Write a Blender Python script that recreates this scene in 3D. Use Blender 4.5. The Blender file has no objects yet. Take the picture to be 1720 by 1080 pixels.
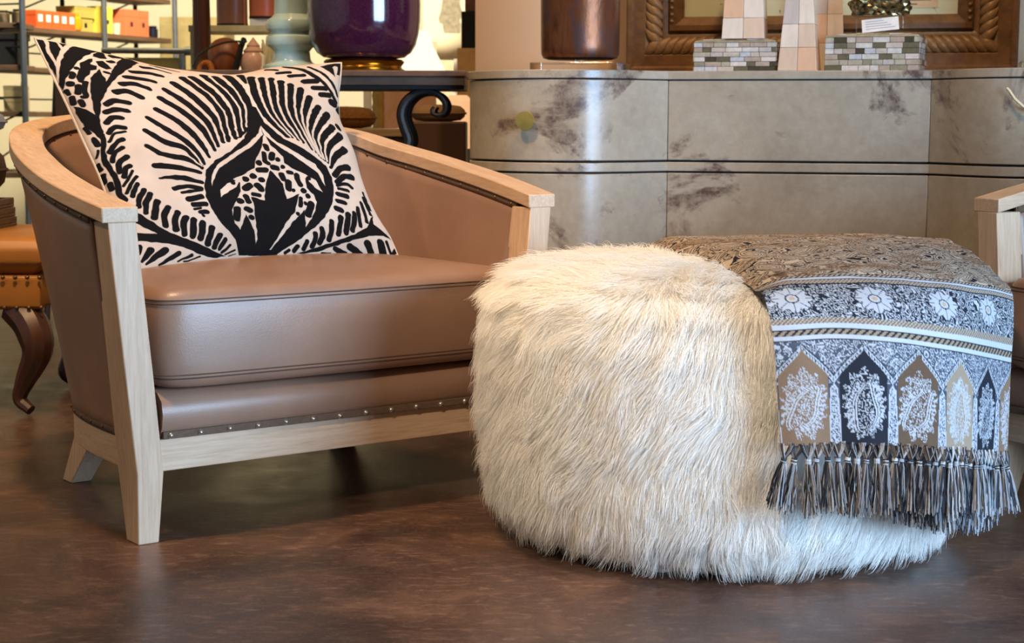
import bpy, bmesh, math, random
import numpy as np
from mathutils import Vector, Matrix, kdtree

# ------------------------------------------------------------------ camera, world, lights
scene = bpy.context.scene
COL = scene.collection
PI = math.pi
rng = np.random.default_rng(7)
random.seed(7)

CAM_H = 0.72
pitch = math.atan((540 - 200) / 2800.0)
roll = 0.003
cam_data = bpy.data.cameras.new('camera')
cam = bpy.data.objects.new('camera', cam_data)
COL.objects.link(cam)
cam_data.sensor_width = 36.0
cam_data.lens = 2800 / 1720 * 36.0
cam_data.clip_end = 60
_F = Vector((0, math.cos(pitch), -math.sin(pitch)))
_U = Vector((0, math.sin(pitch), math.cos(pitch)))
_R = Vector((1, 0, 0))
_R2 = _R * math.cos(roll) + _U * math.sin(roll)
_U2 = _U * math.cos(roll) - _R * math.sin(roll)
cam.matrix_world = Matrix(((_R2.x, _U2.x, -_F.x, 0), (_R2.y, _U2.y, -_F.y, 0), (_R2.z, _U2.z, -_F.z, CAM_H), (0, 0, 0, 1)))
cam_data.dof.use_dof = True
cam_data.dof.focus_distance = 2.95
cam_data.dof.aperture_fstop = 9.0
scene.camera = cam

world = bpy.data.worlds.new('world')
scene.world = world
world.use_nodes = True
world.node_tree.nodes['Background'].inputs[0].default_value = (0.62, 0.76, 1.0, 1)
world.node_tree.nodes['Background'].inputs[1].default_value = 0.6

def area(name, loc, target, sx, sy, power, color):
    d = bpy.data.lights.new(name, 'AREA'); d.shape = 'RECTANGLE'; d.size = sx; d.size_y = sy
    d.energy = power; d.color = color
    o = bpy.data.objects.new(name, d); COL.objects.link(o); o.location = loc
    o.rotation_euler = (Vector(target) - Vector(loc)).to_track_quat('-Z', 'Y').to_euler()
    return o

def spot(name, loc, target, power, color, angle=70, blend=0.6, radius=0.06):
    d = bpy.data.lights.new(name, 'SPOT'); d.energy = power; d.color = color
    d.spot_size = math.radians(angle); d.spot_blend = blend; d.shadow_soft_size = radius
    o = bpy.data.objects.new(name, d); COL.objects.link(o); o.location = loc
    o.rotation_euler = (Vector(target) - Vector(loc)).to_track_quat('-Z', 'Y').to_euler()
    return o

COOL = (0.46, 0.70, 1.0)
WARM = (1.0, 0.66, 0.36)
# daylight through the shop window in the right hand wall
area('window_daylight', (2.52, 0.55, 0.95), (0.2, 2.9, 0.35), 1.9, 1.3, 215, COOL)
# warm ceiling spots, plus two added fill spots (pouf, armchair side)
spot('ceiling_spot_chair', (-0.75, 2.55, 2.75), (-0.55, 3.3, 0.5), 210, WARM, 70, 0.8, 0.10)
spot('fill_spot_pouf', (-0.65, 0.3, 2.35), (0.2, 2.62, 0.27), 330, (1.0, 0.80, 0.58), 27, 0.9, 0.10)  # added fill, narrow cone on the pouf to brighten its fur
spot('fill_spot_side', (-2.4, 2.0, 2.6), (-1.0, 3.1, 0.3), 75, WARM, 45, 0.9, 0.10)  # added fill from the left, warms the armchair's outer side panel
spot('ceiling_spot_mirror', (0.6, 3.0, 2.75), (0.75, 4.3, 0.8), 110, WARM, 80, 0.8, 0.08)
spot('ceiling_spot_table', (-0.6, 4.2, 2.75), (-0.5, 4.9, 0.8), 70, WARM, 80, 0.8, 0.08)
spot('ceiling_spot_back', (-0.9, 6.3, 2.75), (-1.0, 8.8, 1.0), 430, (1.0, 0.88, 0.66), 110, 0.8, 0.15)
spot('ceiling_spot_shelf', (-1.2, 6.0, 2.75), (-1.9, 7.8, 1.0), 300, (1.0, 0.88, 0.66), 100, 0.8, 0.12)
spot('ceiling_spot_bench', (-1.6, 3.6, 2.75), (-1.4, 4.3, 0.4), 60, WARM, 70, 0.8, 0.08)

scene.view_settings.view_transform = 'Standard'
scene.view_settings.look = 'None'
scene.view_settings.gamma = 1.0
scene.view_settings.use_curve_mapping = False
scene.view_settings.exposure = 0.2
scene.cycles.diffuse_bounces = 6

# ------------------------------------------------------------------ helpers
def srgb(r, g, b):
    f = lambda c: (c / 255 / 12.92) if c / 255 <= 0.04045 else ((c / 255 + 0.055) / 1.055) ** 2.4
    return (f(r), f(g), f(b), 1)

class NT:
    def __init__(s, name):
        s.m = bpy.data.materials.new(name); s.m.use_nodes = True
        s.t = s.m.node_tree; s.b = s.t.nodes['Principled BSDF']
    def n(s, typ, **kw):
        nd = s.t.nodes.new(typ)
        for k, v in kw.items():
            if isinstance(k, str) and k.startswith('i_'):
                nd.inputs[k[2:].replace('_', ' ')].default_value = v
            else: setattr(nd, k, v)
        return nd
    def l(s, a, b): s.t.links.new(a, b)
    def coord(s, scale=(1, 1, 1), kind='Object'):
        c = s.n('ShaderNodeTexCoord'); mp = s.n('ShaderNodeMapping'); mp.inputs['Scale'].default_value = scale
        s.l(c.outputs[kind], mp.inputs[0]); return mp.outputs[0]
    def noise(s, vec, scale, detail=4, rough=0.55, dist=0.0):
        nd = s.n('ShaderNodeTexNoise'); nd.inputs['Scale'].default_value = scale; nd.inputs['Detail'].default_value = detail
        nd.inputs['Roughness'].default_value = rough; nd.inputs['Distortion'].default_value = dist
        s.l(vec, nd.inputs['Vector']); return nd.outputs[0]
    def ramp(s, fac, stops):
        r = s.n('ShaderNodeValToRGB'); el = r.color_ramp.elements
        while len(el) < len(stops): el.new(0.5)
        for e, (p, c) in zip(el, stops): e.position = p; e.color = c if len(c) == 4 else (*c, 1)
        s.l(fac, r.inputs[0]); return r.outputs[0]
    def mix(s, fac, a, b, mode='MIX'):
        m = s.n('ShaderNodeMix', data_type='RGBA', blend_type=mode)
        for v, i in ((fac, 0), (a, 6), (b, 7)):
            if hasattr(v, 'is_linked') or hasattr(v, 'links'): s.l(v, m.inputs[i])
            else: m.inputs[i].default_value = v
        return m.outputs[2]
    def bump(s, h, strength=0.2, dist=0.002):
        b = s.n('ShaderNodeBump'); b.inputs['Strength'].default_value = strength; b.inputs['Distance'].default_value = dist
        s.l(h, b.inputs['Height']); s.l(b.outputs[0], s.b.inputs['Normal'])
    def base(s, c):
        if hasattr(c, 'links'): s.l(c, s.b.inputs['Base Color'])
        else: s.b.inputs['Base Color'].default_value = c
    def set(s, **kw):
        for k, v in kw.items(): s.b.inputs[k.replace('_', ' ')].default_value = v
        return s

def m_plain(name, c, rough=0.5, metallic=0.0, var=0.12, scale=25, bump=0.0, **kw):
    t = NT(name); v = t.coord(); nz = t.noise(v, scale, 5)
    d = tuple(x * (1 - var) for x in c[:3]) + (1,); e = tuple(min(1, x * (1 + var)) for x in c[:3]) + (1,)
    t.base(t.ramp(nz, [(0.3, d), (0.7, e)])); t.set(Roughness=rough, Metallic=metallic, **kw)
    if bump: t.bump(nz, bump)
    return t.m

def m_wood(name, c1, c2, scale=(1, 1, 1), grain=60, rough=0.5, bump=0.15):
    t = NT(name); v = t.coord(scale)
    a = t.noise(v, grain, 6, 0.65, 0.4); b = t.noise(v, grain * 0.2, 3, 0.5, 0.8)
    col = t.ramp(a, [(0.3, c1), (0.62, c2)])
    col = t.mix(0.35, col, t.ramp(b, [(0.35, c1), (0.65, c2)]))
    t.base(col); t.set(Roughness=rough); t.bump(a, bump, 0.001); return t.m

def m_leather(name, c, rough=0.42, scale=420):
    t = NT(name); v = t.coord()
    big = t.noise(v, 6, 3); vo = t.n('ShaderNodeTexVoronoi'); vo.inputs['Scale'].default_value = scale; t.l(v, vo.inputs['Vector'])
    d = tuple(x * 0.86 for x in c[:3]) + (1,); e = tuple(min(1, x * 1.12) for x in c[:3]) + (1,)
    t.base(t.ramp(big, [(0.3, d), (0.7, e)])); t.set(Roughness=rough); t.b.inputs['Specular IOR Level'].default_value = 0.5
    t.bump(vo.outputs[0], 0.12, 0.001); return t.m

def m_glass(name, c=(1, 1, 1, 1), rough=0.02, ior=1.45):
    t = NT(name); t.base(c); t.set(Roughness=rough); t.b.inputs['Transmission Weight'].default_value = 1.0; t.b.inputs['IOR'].default_value = ior
    return t.m

def m_emit(name, c, strength, base=None):
    t = NT(name); t.base(base or c); t.b.inputs['Emission Color'].default_value = c; t.b.inputs['Emission Strength'].default_value = strength
    t.set(Roughness=0.8); return t.m

def mesh(name, verts, faces, sharp=35, smooth=True):
    me = bpy.data.meshes.new(name)
    me.from_pydata([tuple(map(float, v)) for v in verts], [], [tuple(map(int, f)) for f in faces]); me.update()
    bm = bmesh.new(); bm.from_mesh(me); bmesh.ops.recalc_face_normals(bm, faces=bm.faces); bm.to_mesh(me); bm.free()
    if smooth:
        me.shade_smooth()
        me.set_sharp_from_angle(angle=math.radians(sharp))
    return me

def link(name, me, mat=None, parent=None, loc=None, rot=None):
    o = bpy.data.objects.new(name, me); COL.objects.link(o)
    if mat is not None and me is not None and not me.materials: me.materials.append(mat)
    if parent is not None: o.parent = parent
    if loc is not None: o.location = loc
    if rot is not None: o.rotation_euler = rot
    return o

def tag(o, label=None, cat=None, group=None, kind=None):
    if label: o['label'] = label
    if cat: o['category'] = cat
    if group: o['group'] = group
    if kind: o['kind'] = kind
    return o

def thing(name, label, cat, loc=(0, 0, 0), rotz=0.0, group=None):
    o = bpy.data.objects.new(name, None); COL.objects.link(o)
    o.location = loc; o.rotation_euler = (0, 0, rotz); o.empty_display_size = 0.05
    return tag(o, label, cat, group)

def copy_tree(o, parent=None):
    c = o.copy(); COL.objects.link(c); c.parent = parent
    for ch in list(o.children): copy_tree(ch, c)
    return c

class MB:
    """collects simple solids into one mesh"""
    def __init__(s): s.v = []; s.f = []
    def add(s, v, f):
        k = len(s.v); s.v += [tuple(p) for p in v]; s.f += [tuple(i + k for i in q) for q in f]; return s
    def box(s, x0, x1, y0, y1, z0, z1):
        v = [(x, y, z) for z in (z0, z1) for x, y in ((x0, y0), (x1, y0), (x1, y1), (x0, y1))]
        return s.add(v, [(3, 2, 1, 0), (4, 5, 6, 7), (0, 1, 5, 4), (1, 2, 6, 5), (2, 3, 7, 6), (3, 0, 4, 7)])
    def rings(s, rings, closed=True, cap0=True, cap1=True):
        n = len(rings[0]); k0 = len(s.v)
        for r in rings: s.v += [tuple(p) for p in r]
        m = n if closed else n - 1
        for i in range(len(rings) - 1):
            a = k0 + i * n; b = a + n
            for j in range(m): s.f.append((a + j, a + (j + 1) % n, b + (j + 1) % n, b + j))
        if cap0: s.f.append(tuple(k0 + j for j in reversed(range(n))))
        if cap1: s.f.append(tuple(k0 + (len(rings) - 1) * n + j for j in range(n)))
        return s
    def lathe(s, prof, n=32, c=(0, 0), a0=0.0):
        R = [[(c[0] + r * math.cos(a0 + 2 * PI * k / n), c[1] + r * math.sin(a0 + 2 * PI * k / n), z) for k in range(n)] for r, z in prof]
        return s.rings(R)
    def tube(s, path, r, n=8, closed=False):
        P = [Vector(p) for p in path]; m = len(P); R = []
        rr = r if isinstance(r, (list, tuple)) else [r] * m
        up = None
        for i in range(m):
            if closed: d = P[(i + 1) % m] - P[i - 1]
            else: d = P[min(i + 1, m - 1)] - P[max(i - 1, 0)]
            d.normalize()
            if up is None: up = Vector((0, 0, 1)) if abs(d.z) < 0.9 else Vector((1, 0, 0))
            a = d.cross(up)
            if a.length < 1e-6: a = d.cross(Vector((0, 1, 0.3)))
            a.normalize(); b = a.cross(d); up = b
            R.append([P[i] + (a * math.cos(2 * PI * k / n) + b * math.sin(2 * PI * k / n)) * rr[i] for k in range(n)])
        if closed: R.append(R[0]); return s.rings(R, True, False, False)
        return s.rings(R)
    def mesh(s, name, **kw): return mesh(name, s.v, s.f, **kw)
    def obj(s, name, mat, parent=None, **kw):
        extra = {k: kw.pop(k) for k in ('loc', 'rot') if k in kw}
        return link(name, s.mesh(name, **kw), mat, parent, **extra)

def bevel(o, w=0.003, seg=2, ang=35):
    md = o.modifiers.new('bevel', 'BEVEL'); md.width = w; md.segments = seg; md.limit_method = 'ANGLE'; md.angle_limit = math.radians(ang)
    return o

def catmull(P, per=6):
    P = np.array(P, float); out = []
    Q = np.vstack([2 * P[0] - P[1], P, 2 * P[-1] - P[-2]])
    for i in range(len(P) - 1):
        p0, p1, p2, p3 = Q[i:i + 4]
        for k in range(per):
            t = k / per
            out.append(0.5 * (2 * p1 + (p2 - p0) * t + (2 * p0 - 5 * p1 + 4 * p2 - p3) * t * t + (3 * p1 - p0 - 3 * p2 + p3) * t ** 3))
    out.append(P[-1]); return np.array(out)

def vnoise(x, y, seed=0):
    r = np.random.default_rng(seed).random((256, 256))
    xi = np.floor(x).astype(int); yi = np.floor(y).astype(int); fx = x - xi; fy = y - yi
    fx = fx * fx * (3 - 2 * fx); fy = fy * fy * (3 - 2 * fy)
    g = lambda a, b: r[a % 256, b % 256]
    return (g(xi, yi) * (1 - fx) + g(xi + 1, yi) * fx) * (1 - fy) + (g(xi, yi + 1) * (1 - fx) + g(xi + 1, yi + 1) * fx) * fy

def fbm(x, y, seed=0, oct=3):
    s = 0; a = 1; n = 0
    for k in range(oct): s = s + a * vnoise(x * 2 ** k + 17 * k, y * 2 ** k - 9 * k, seed + k); n += a; a *= 0.5
    return s / n

# ------------------------------------------------------------------ materials
M = {}
OAK1, OAK2 = srgb(180, 144, 114), srgb(210, 178, 148)
M['oak'] = m_wood('limed_oak_upright', OAK1, OAK2, (1, 1, 0.06), 190, 0.5)
M['oak_x'] = m_wood('limed_oak_along', OAK1, OAK2, (0.06, 1, 1), 190, 0.5)
M['oak_y'] = m_wood('limed_oak_arm', OAK1, OAK2, (1, 0.08, 1), 190, 0.5)
M['leather'] = m_leather('taupe_leather', srgb(146, 112, 92), 0.38)
M['suede'] = m_plain('brown_suede_trim', srgb(96, 74, 58), 0.9, 0, 0.2, 200)
M['nail'] = m_plain('pewter_nail', srgb(190, 180, 165), 0.35, 0.9, 0.1)
M['bronze_nail'] = m_plain('bronze_nail', srgb(120, 88, 60), 0.4, 0.8, 0.15)
M['stitch'] = m_plain('brown_stitch', srgb(86, 62, 48), 0.8)
M['iron'] = m_plain('black_iron', srgb(26, 25, 27), 0.5, 0.4, 0.2, 60, 0.2)
M['acrylic'] = m_glass('clear_acrylic', (0.95, 0.97, 0.97, 1), 0.03, 1.3)

def m_floor():
    t = NT('stained_concrete_floor'); v = t.coord()
    big = t.noise(v, 1.1, 6, 0.62, 0.8); mid = t.noise(v, 5.5, 7, 0.66, 0.6); v2 = t.coord((1, 2.6, 1)); fine = t.noise(v2, 26, 8, 0.72, 0.5)
    c = t.ramp(big, [(0.32, srgb(54, 38, 32)), (0.5, srgb(78, 54, 42)), (0.68, srgb(98, 68, 50))])
    c = t.mix(0.5, c, t.ramp(mid, [(0.34, srgb(46, 34, 32)), (0.52, srgb(80, 56, 46)), (0.7, srgb(118, 86, 66))]))
    c = t.mix(t.ramp(fine, [(0.52, (0, 0, 0)), (0.70, (0.7, 0.7, 0.7))]), c, srgb(136, 104, 84))
    blot = t.noise(v, 2.4, 5, .6, 1.2)
    c = t.mix(t.ramp(blot, [(.46, (0, 0, 0)), (.62, (.7, .7, .7))]), c, srgb(40, 29, 26))
    grit = t.noise(v, 170, 3, .7)
    c = t.mix(t.ramp(grit, [(.56, (0, 0, 0)), (.74, (.5, .5, .5))]), c, srgb(128, 100, 84)); c = t.mix(t.ramp(grit, [(.28, (.6, .6, .6)), (.42, (0, 0, 0))]), c, srgb(32, 22, 20))
    t.base(c)
    r = t.ramp(mid, [(0.3, (0.30, 0.30, 0.30)), (0.7, (0.46, 0.46, 0.46))]); t.l(r, t.b.inputs['Roughness'])
    t.b.inputs['Specular IOR Level'].default_value = 0.5
    t.bump(fine, 0.10, 0.002); return t.m
M['floor'] = m_floor()
M['wall'] = m_plain('cream_plaster', srgb(226, 218, 190), 0.9, 0, 0.03, 3)
M['wall_tan'] = m_plain('tan_plaster', srgb(206, 172, 138), 0.9, 0, 0.03, 3)
M['ceiling'] = m_plain('white_ceiling', srgb(120, 108, 94), 0.9, 0, 0.02, 3)
M['wall_front'] = m_plain('brown_plaster', srgb(132, 116, 96), 0.9, 0, 0.03, 3)
M['white_frame'] = m_plain('white_window_paint', srgb(225, 225, 220), 0.5)

# ------------------------------------------------------------------ setting
DR_LOC = Vector((0.714, 4.2225, 0.0)); DR_ROT = -0.2405
def dresser_world(x, y, z=0.0):
    c, s = math.cos(DR_ROT), math.sin(DR_ROT)
    return Vector((DR_LOC.x + x * c - y * s, DR_LOC.y + x * s + y * c, z))

RX0, RX1, RY0, RY1, RZ = -3.4, 2.6, -2.6, 9.6, 2.9
tag(MB().box(RX0, RX1, RY0, RY1, -0.1, 0.0).obj('floor', M['floor'], smooth=False), 'mottled dark brown stained concrete floor', 'floor', kind='structure')
tag(MB().box(RX0, RX1, RY0, RY1, RZ, RZ + 0.1).obj('ceiling', M['ceiling'], smooth=False), 'plain brownish shop ceiling', 'ceiling', kind='structure')
tag(MB().box(RX0 - .1, RX0, RY0, RY1, 0, RZ).obj('wall_left', M['wall'], smooth=False), 'cream wall along the storage shelves', 'wall', kind='structure')
tag(MB().box(RX0 - .1, RX1 + .1, RY1, RY1 + .1, 0, RZ).obj('wall_far', M['wall'], smooth=False), 'cream wall at the far end of the shop', 'wall', kind='structure')
tag(MB().box(RX0 - .1, RX1 + .1, RY0 - .1, RY0, 0, RZ).obj('wall_front', M['wall_front'], smooth=False), 'brown wall facing the armchairs', 'wall', kind='structure')
# right wall with the shop window opening
wr = MB().box(RX1, RX1 + .1, RY0, -0.6, 0, RZ).box(RX1, RX1 + .1, 1.8, RY1, 0, RZ).box(RX1, RX1 + .1, -0.6, 1.8, 0, 0.25).box(RX1, RX1 + .1, -0.6, 1.8, 1.95, RZ)
tag(wr.obj('wall_right', M['wall'], smooth=False), 'cream wall with the shop window', 'wall', kind='structure')
win = tag(MB().box(RX1, RX1 + .1, -0.6, -0.54, .25, 1.95).box(RX1, RX1 + .1, 1.74, 1.8, .25, 1.95).box(RX1, RX1 + .1, -.54, 1.74, .25, .31).box(RX1, RX1 + .1, -.54, 1.74, 1.89, 1.95)
    .obj('window_1', M['white_frame'], smooth=False), 'white framed shop window', 'window', kind='structure')
# partition behind the chest of drawers
part = MB().box(-0.952, 1.85, 0.43, 0.53, 0, RZ).obj('wall_back', M['wall_tan'], smooth=False)
part.location = DR_LOC; part.rotation_euler = (0, 0, DR_ROT)
tag(part, 'tan partition wall behind the parchment chest', 'wall', kind='structure')

# ------------------------------------------------------------------ armchair
OUTER = [(.469, 0, .574), (.478, .1, .592), (.481, .2, .610), (.474, .3, .628), (.460, .4, .647), (.438, .5, .666), (.405, .6, .690), (.350, .69, .708), (.26, .755, .722), (.14, .785, .732), (0, .795, .735)]
INNER = [(.405, 0, .574), (.412, .1, .592), (.413, .2, .61), (.406, .3, .628), (.392, .4, .647), (.372, .5, .666), (.345, .58, .69), (.30, .64, .708), (.23, .685, .722), (.12, .71, .732), (0, .72, .735)]
BASE = [(.414, .0, 0), (.414, .1, 0), (.411, .2, 0), (.399, .3, 0), (.378, .38, 0), (.348, .44, 0), (.305, .485, 0), (.24, .515, 0), (.16, .532, 0), (.08, .54, 0), (0, .542, 0)]
def full(h):
    h = np.array(h); l = h.copy(); l[:, 0] *= -1
    return catmull(np.vstack([l, h[::-1][1:]]), 5)
CAP_T = 0.026

def nail_mesh(name, r, mat):
    m = MB().lathe([(r, 0), (r * .92, r * .35), (r * .6, r * .72), (0.0001, r * .9)], 10).mesh(name)
    m.materials.append(mat); return m
NAIL = nail_mesh('nail_pewter', .0056, M['nail'])
NAILB = nail_mesh('nail_bronze', .0042, M['bronze_nail'])

def make_armchair(label):
    root = thing('armchair', label, 'armchair', group='oak and leather tub armchairs')
    O = full(OUTER); I = full(INNER); B = full(BASE); n = len(O)
    # oak arm rail that sweeps round the back
    rings = [[(O[i][0], O[i][1], O[i][2]), (I[i][0], I[i][1], I[i][2]), (I[i][0], I[i][1], I[i][2] - CAP_T), (O[i][0], O[i][1], O[i][2] - CAP_T)] for i in range(n)]
    bevel(MB().rings(rings).obj('arm_rail', M['oak_y'], root), .0022, 2, 40)['label'] = 'limed oak arm rail curving round the back'
    # leather outside panel
    def inset(P, d):
        Q = P.copy()
        tg = np.gradient(P[:, :2], axis=0); tg /= np.linalg.norm(tg, axis=1)[:, None]
        nm = np.stack([-tg[:, 1], tg[:, 0]], 1)          # points outwards (curve runs left to right)
        Q[:, :2] += nm * (-d); return Q
    top = inset(O, .013); bot = inset(B, .004)
    def panel(name, T, Bt, zb, mat, y0, thick, bow=0.0):
        keep = [i for i in range(n) if T[i][1] >= y0]
        rows = []
        for k in range(13):
            s = k / 12
            rows.append([(T[i][0] * (1 - s) + Bt[i][0] * s, T[i][1] * (1 - s) + Bt[i][1] * s, (T[i][2] - CAP_T) * (1 - s) + zb * s) for i in keep])
        o = MB().rings(rows, False, False, False).obj(name, mat, root)
        md = o.modifiers.new('thick', 'SOLIDIFY'); md.thickness = thick; md.offset = 0
        return rows
    rows = panel('outer_panel', top, bot, .174, M['leather'], .05, .008)
    it = inset(I, -.010); ib = inset(B, .045)
    irows = panel('inner_panel', it, ib, .235, M['leather'], .05, .008)
    # nailed trim under the rail, outside and inside, and along the base
    def trim_line(R, off, mat_t=M['suede']):
        path = [(p[0], p[1], p[2] + off) for p in R]
        return path
    def nails(R, step, mesh_, sign, zoff):
        P = np.array(R); d = np.r_[0, np.cumsum(np.linalg.norm(np.diff(P, axis=0), axis=1))]
        tg = np.gradient(P, axis=0)
        for s in np.arange(step * .5, d[-1], step):
            p = [np.interp(s, d, P[:, k]) for k in range(3)]; g = [np.interp(s, d, tg[:, k]) for k in range(2)]
            nx, ny = -g[1] * sign, g[0] * sign
            o = link('nailhead', mesh_, None, root, (p[0] + nx / math.hypot(nx, ny) * .006, p[1] + ny / math.hypot(nx, ny) * .006, p[2] + zoff))
            o.rotation_euler = Vector((nx, ny, 0)).to_track_quat('Z', 'Y').to_euler()
    def band(R, z0, z1, sign, name):
        P = np.array(R); tg = np.gradient(P[:, :2], axis=0); tg /= np.linalg.norm(tg, axis=1)[:, None]
        nm = np.stack([-tg[:, 1], tg[:, 0]], 1) * sign
        a = [(P[i][0] + nm[i][0] * .0055, P[i][1] + nm[i][1] * .0055, P[i][2] + z0) for i in range(len(P))]
        b = [(P[i][0] + nm[i][0] * .0055, P[i][1] + nm[i][1] * .0055, P[i][2] + z1) for i in range(len(P))]
        o = MB().rings([a, b], False, False, False).obj(name, M['suede'], root)
        md = o.modifiers.new('thick', 'SOLIDIFY'); md.thickness = .002; md.offset = 0
    band(rows[0], -.014, -.001, 1, 'suede_trim'); nails(rows[0], .052, NAILB, 1, -.008)
    band(rows[-1], .002, .014, 1, 'suede_trim'); nails(rows[-1], .06, NAILB, 1, .008)
    band(irows[0], -.015, -.001, -1, 'suede_trim'); nails(irows[0], .06, NAILB, -1, -.008)
    # base rail
    ki = [i for i in range(n) if B[i][1] >= .05]
    Bi = inset(B, .034)
    rr = [[(B[i][0], B[i][1], .1215), (Bi[i][0], Bi[i][1], .1215), (Bi[i][0], Bi[i][1], .178), (B[i][0], B[i][1], .178)] for i in ki]
    bevel(MB().rings(rr).obj('base_rail', M['oak_y'], root), .002, 2, 40)
    bevel(MB().box(-.375, .375, .004, .036, .1215, .178).obj('front_rail', M['oak_x'], root, smooth=False), .002)
    # legs
    for s in (-1, 1):
        lv = [(.549, .409, .459, 0, .062), (.30, .386, .436, -.001, .072), (.12, .370, .418, 0, .082), (.0, .381, .419, .001, .050)]
        R = [[(s * a, y0, z), (s * b, y0, z), (s * b, y1, z), (s * a, y1, z)] for z, a, b, y0, y1 in lv]
        bevel(MB().rings(R).obj('front_leg', M['oak'], root, sharp=8), .002, 2, 25)
        R = [[(s * (.265 + dx), .40 + dy, .14) for dx, dy in ((0, 0), (.055, 0), (.055, .10), (0, .10))],
             [(s * (.285 + dx), .535 + dy, .0) for dx, dy in ((0, 0), (.042, 0), (.042, .045), (0, .045))]]
        bevel(MB().rings(R).obj('rear_leg', M['oak'], root, sharp=8), .002, 2, 25)
    # upholstered deck under the cushion
    sec = [(.035, .176), (.006, .180), (-.006, .198), (-.010, .220), (-.006, .242), (.012, .257), (.06, .260), (.47, .260), (.47, .176)]
    hw = lambda y: .374 - max(0, y - .2) * .42
    R = [[(x * hw(max(0, y)) / .374, y, z) for y, z in sec] for x in np.linspace(-.374, .374, 13)]
    MB().rings(R).obj('seat_deck', M['leather'], root, sharp=60)
    bevel(MB().box(-.372, .372, -.0065, .004, .1785, .191).obj('suede_trim', M['suede'], root, smooth=False), .001)
    for k in range(14):
        o = link('nailhead', NAIL, None, root, (-.359 + k * .0552, -.0065, .1845 + random.uniform(-.0006, .0006))); o.rotation_euler = (PI / 2, 0, 0)
    # seat cushion
    def ring(s, z, m=72):
        out = []
        for k in range(m):
            a = 2 * PI * k / m; c, d = math.cos(a), math.sin(a); e = 2 / 15.0
            x = math.copysign(abs(c) ** e, c); y = math.copysign(abs(d) ** e, d)
            yy = .285 + y * .305; taper = 1 - max(0, yy - .25) * .38
            if y < 0: yy -= .012 * (1 - x * x)
            out.append((x * .383 * taper * s, .285 + (yy - .285) * s, z))
        return out
    prof = [(.02, .261), (.5, .260), (.88, .261), (.95, .264), (.982, .272), (.993, .284), (.999, .31), (1.004, .345), (1.0, .385), (.993, .408), (.984, .419), (.965, .428), (.92, .434), (.8, .441), (.6, .449), (.35, .455), (.02, .458)]
    cu = MB().rings([ring(s, z) for s, z in prof]).obj('seat_cushion', M['leather'], root, sharp=75)
    for s, z in ((.9905, .4145), (.9935, .4085), (.993, .287), (.991, .281)):
        MB().tube(ring(s + .0005, z), .0013, 5, True).obj('stitched_seam', M['stitch'], cu)
    return root

CHAIR = (-.294, 3.007, .633)
chair = make_armchair('oak tub armchair holding the black and cream patterned pillow')
chair.location = (CHAIR[0], CHAIR[1], 0); chair.rotation_euler = (0, 0, CHAIR[2])
chair2 = copy_tree(chair)
chair2['label'] = 'oak tub armchair standing beyond the fringed throw, without a pillow'
chair2.location = (1.1125, 2.7716, 0); chair2.rotation_euler = (0, 0, -PI / 3)

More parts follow.
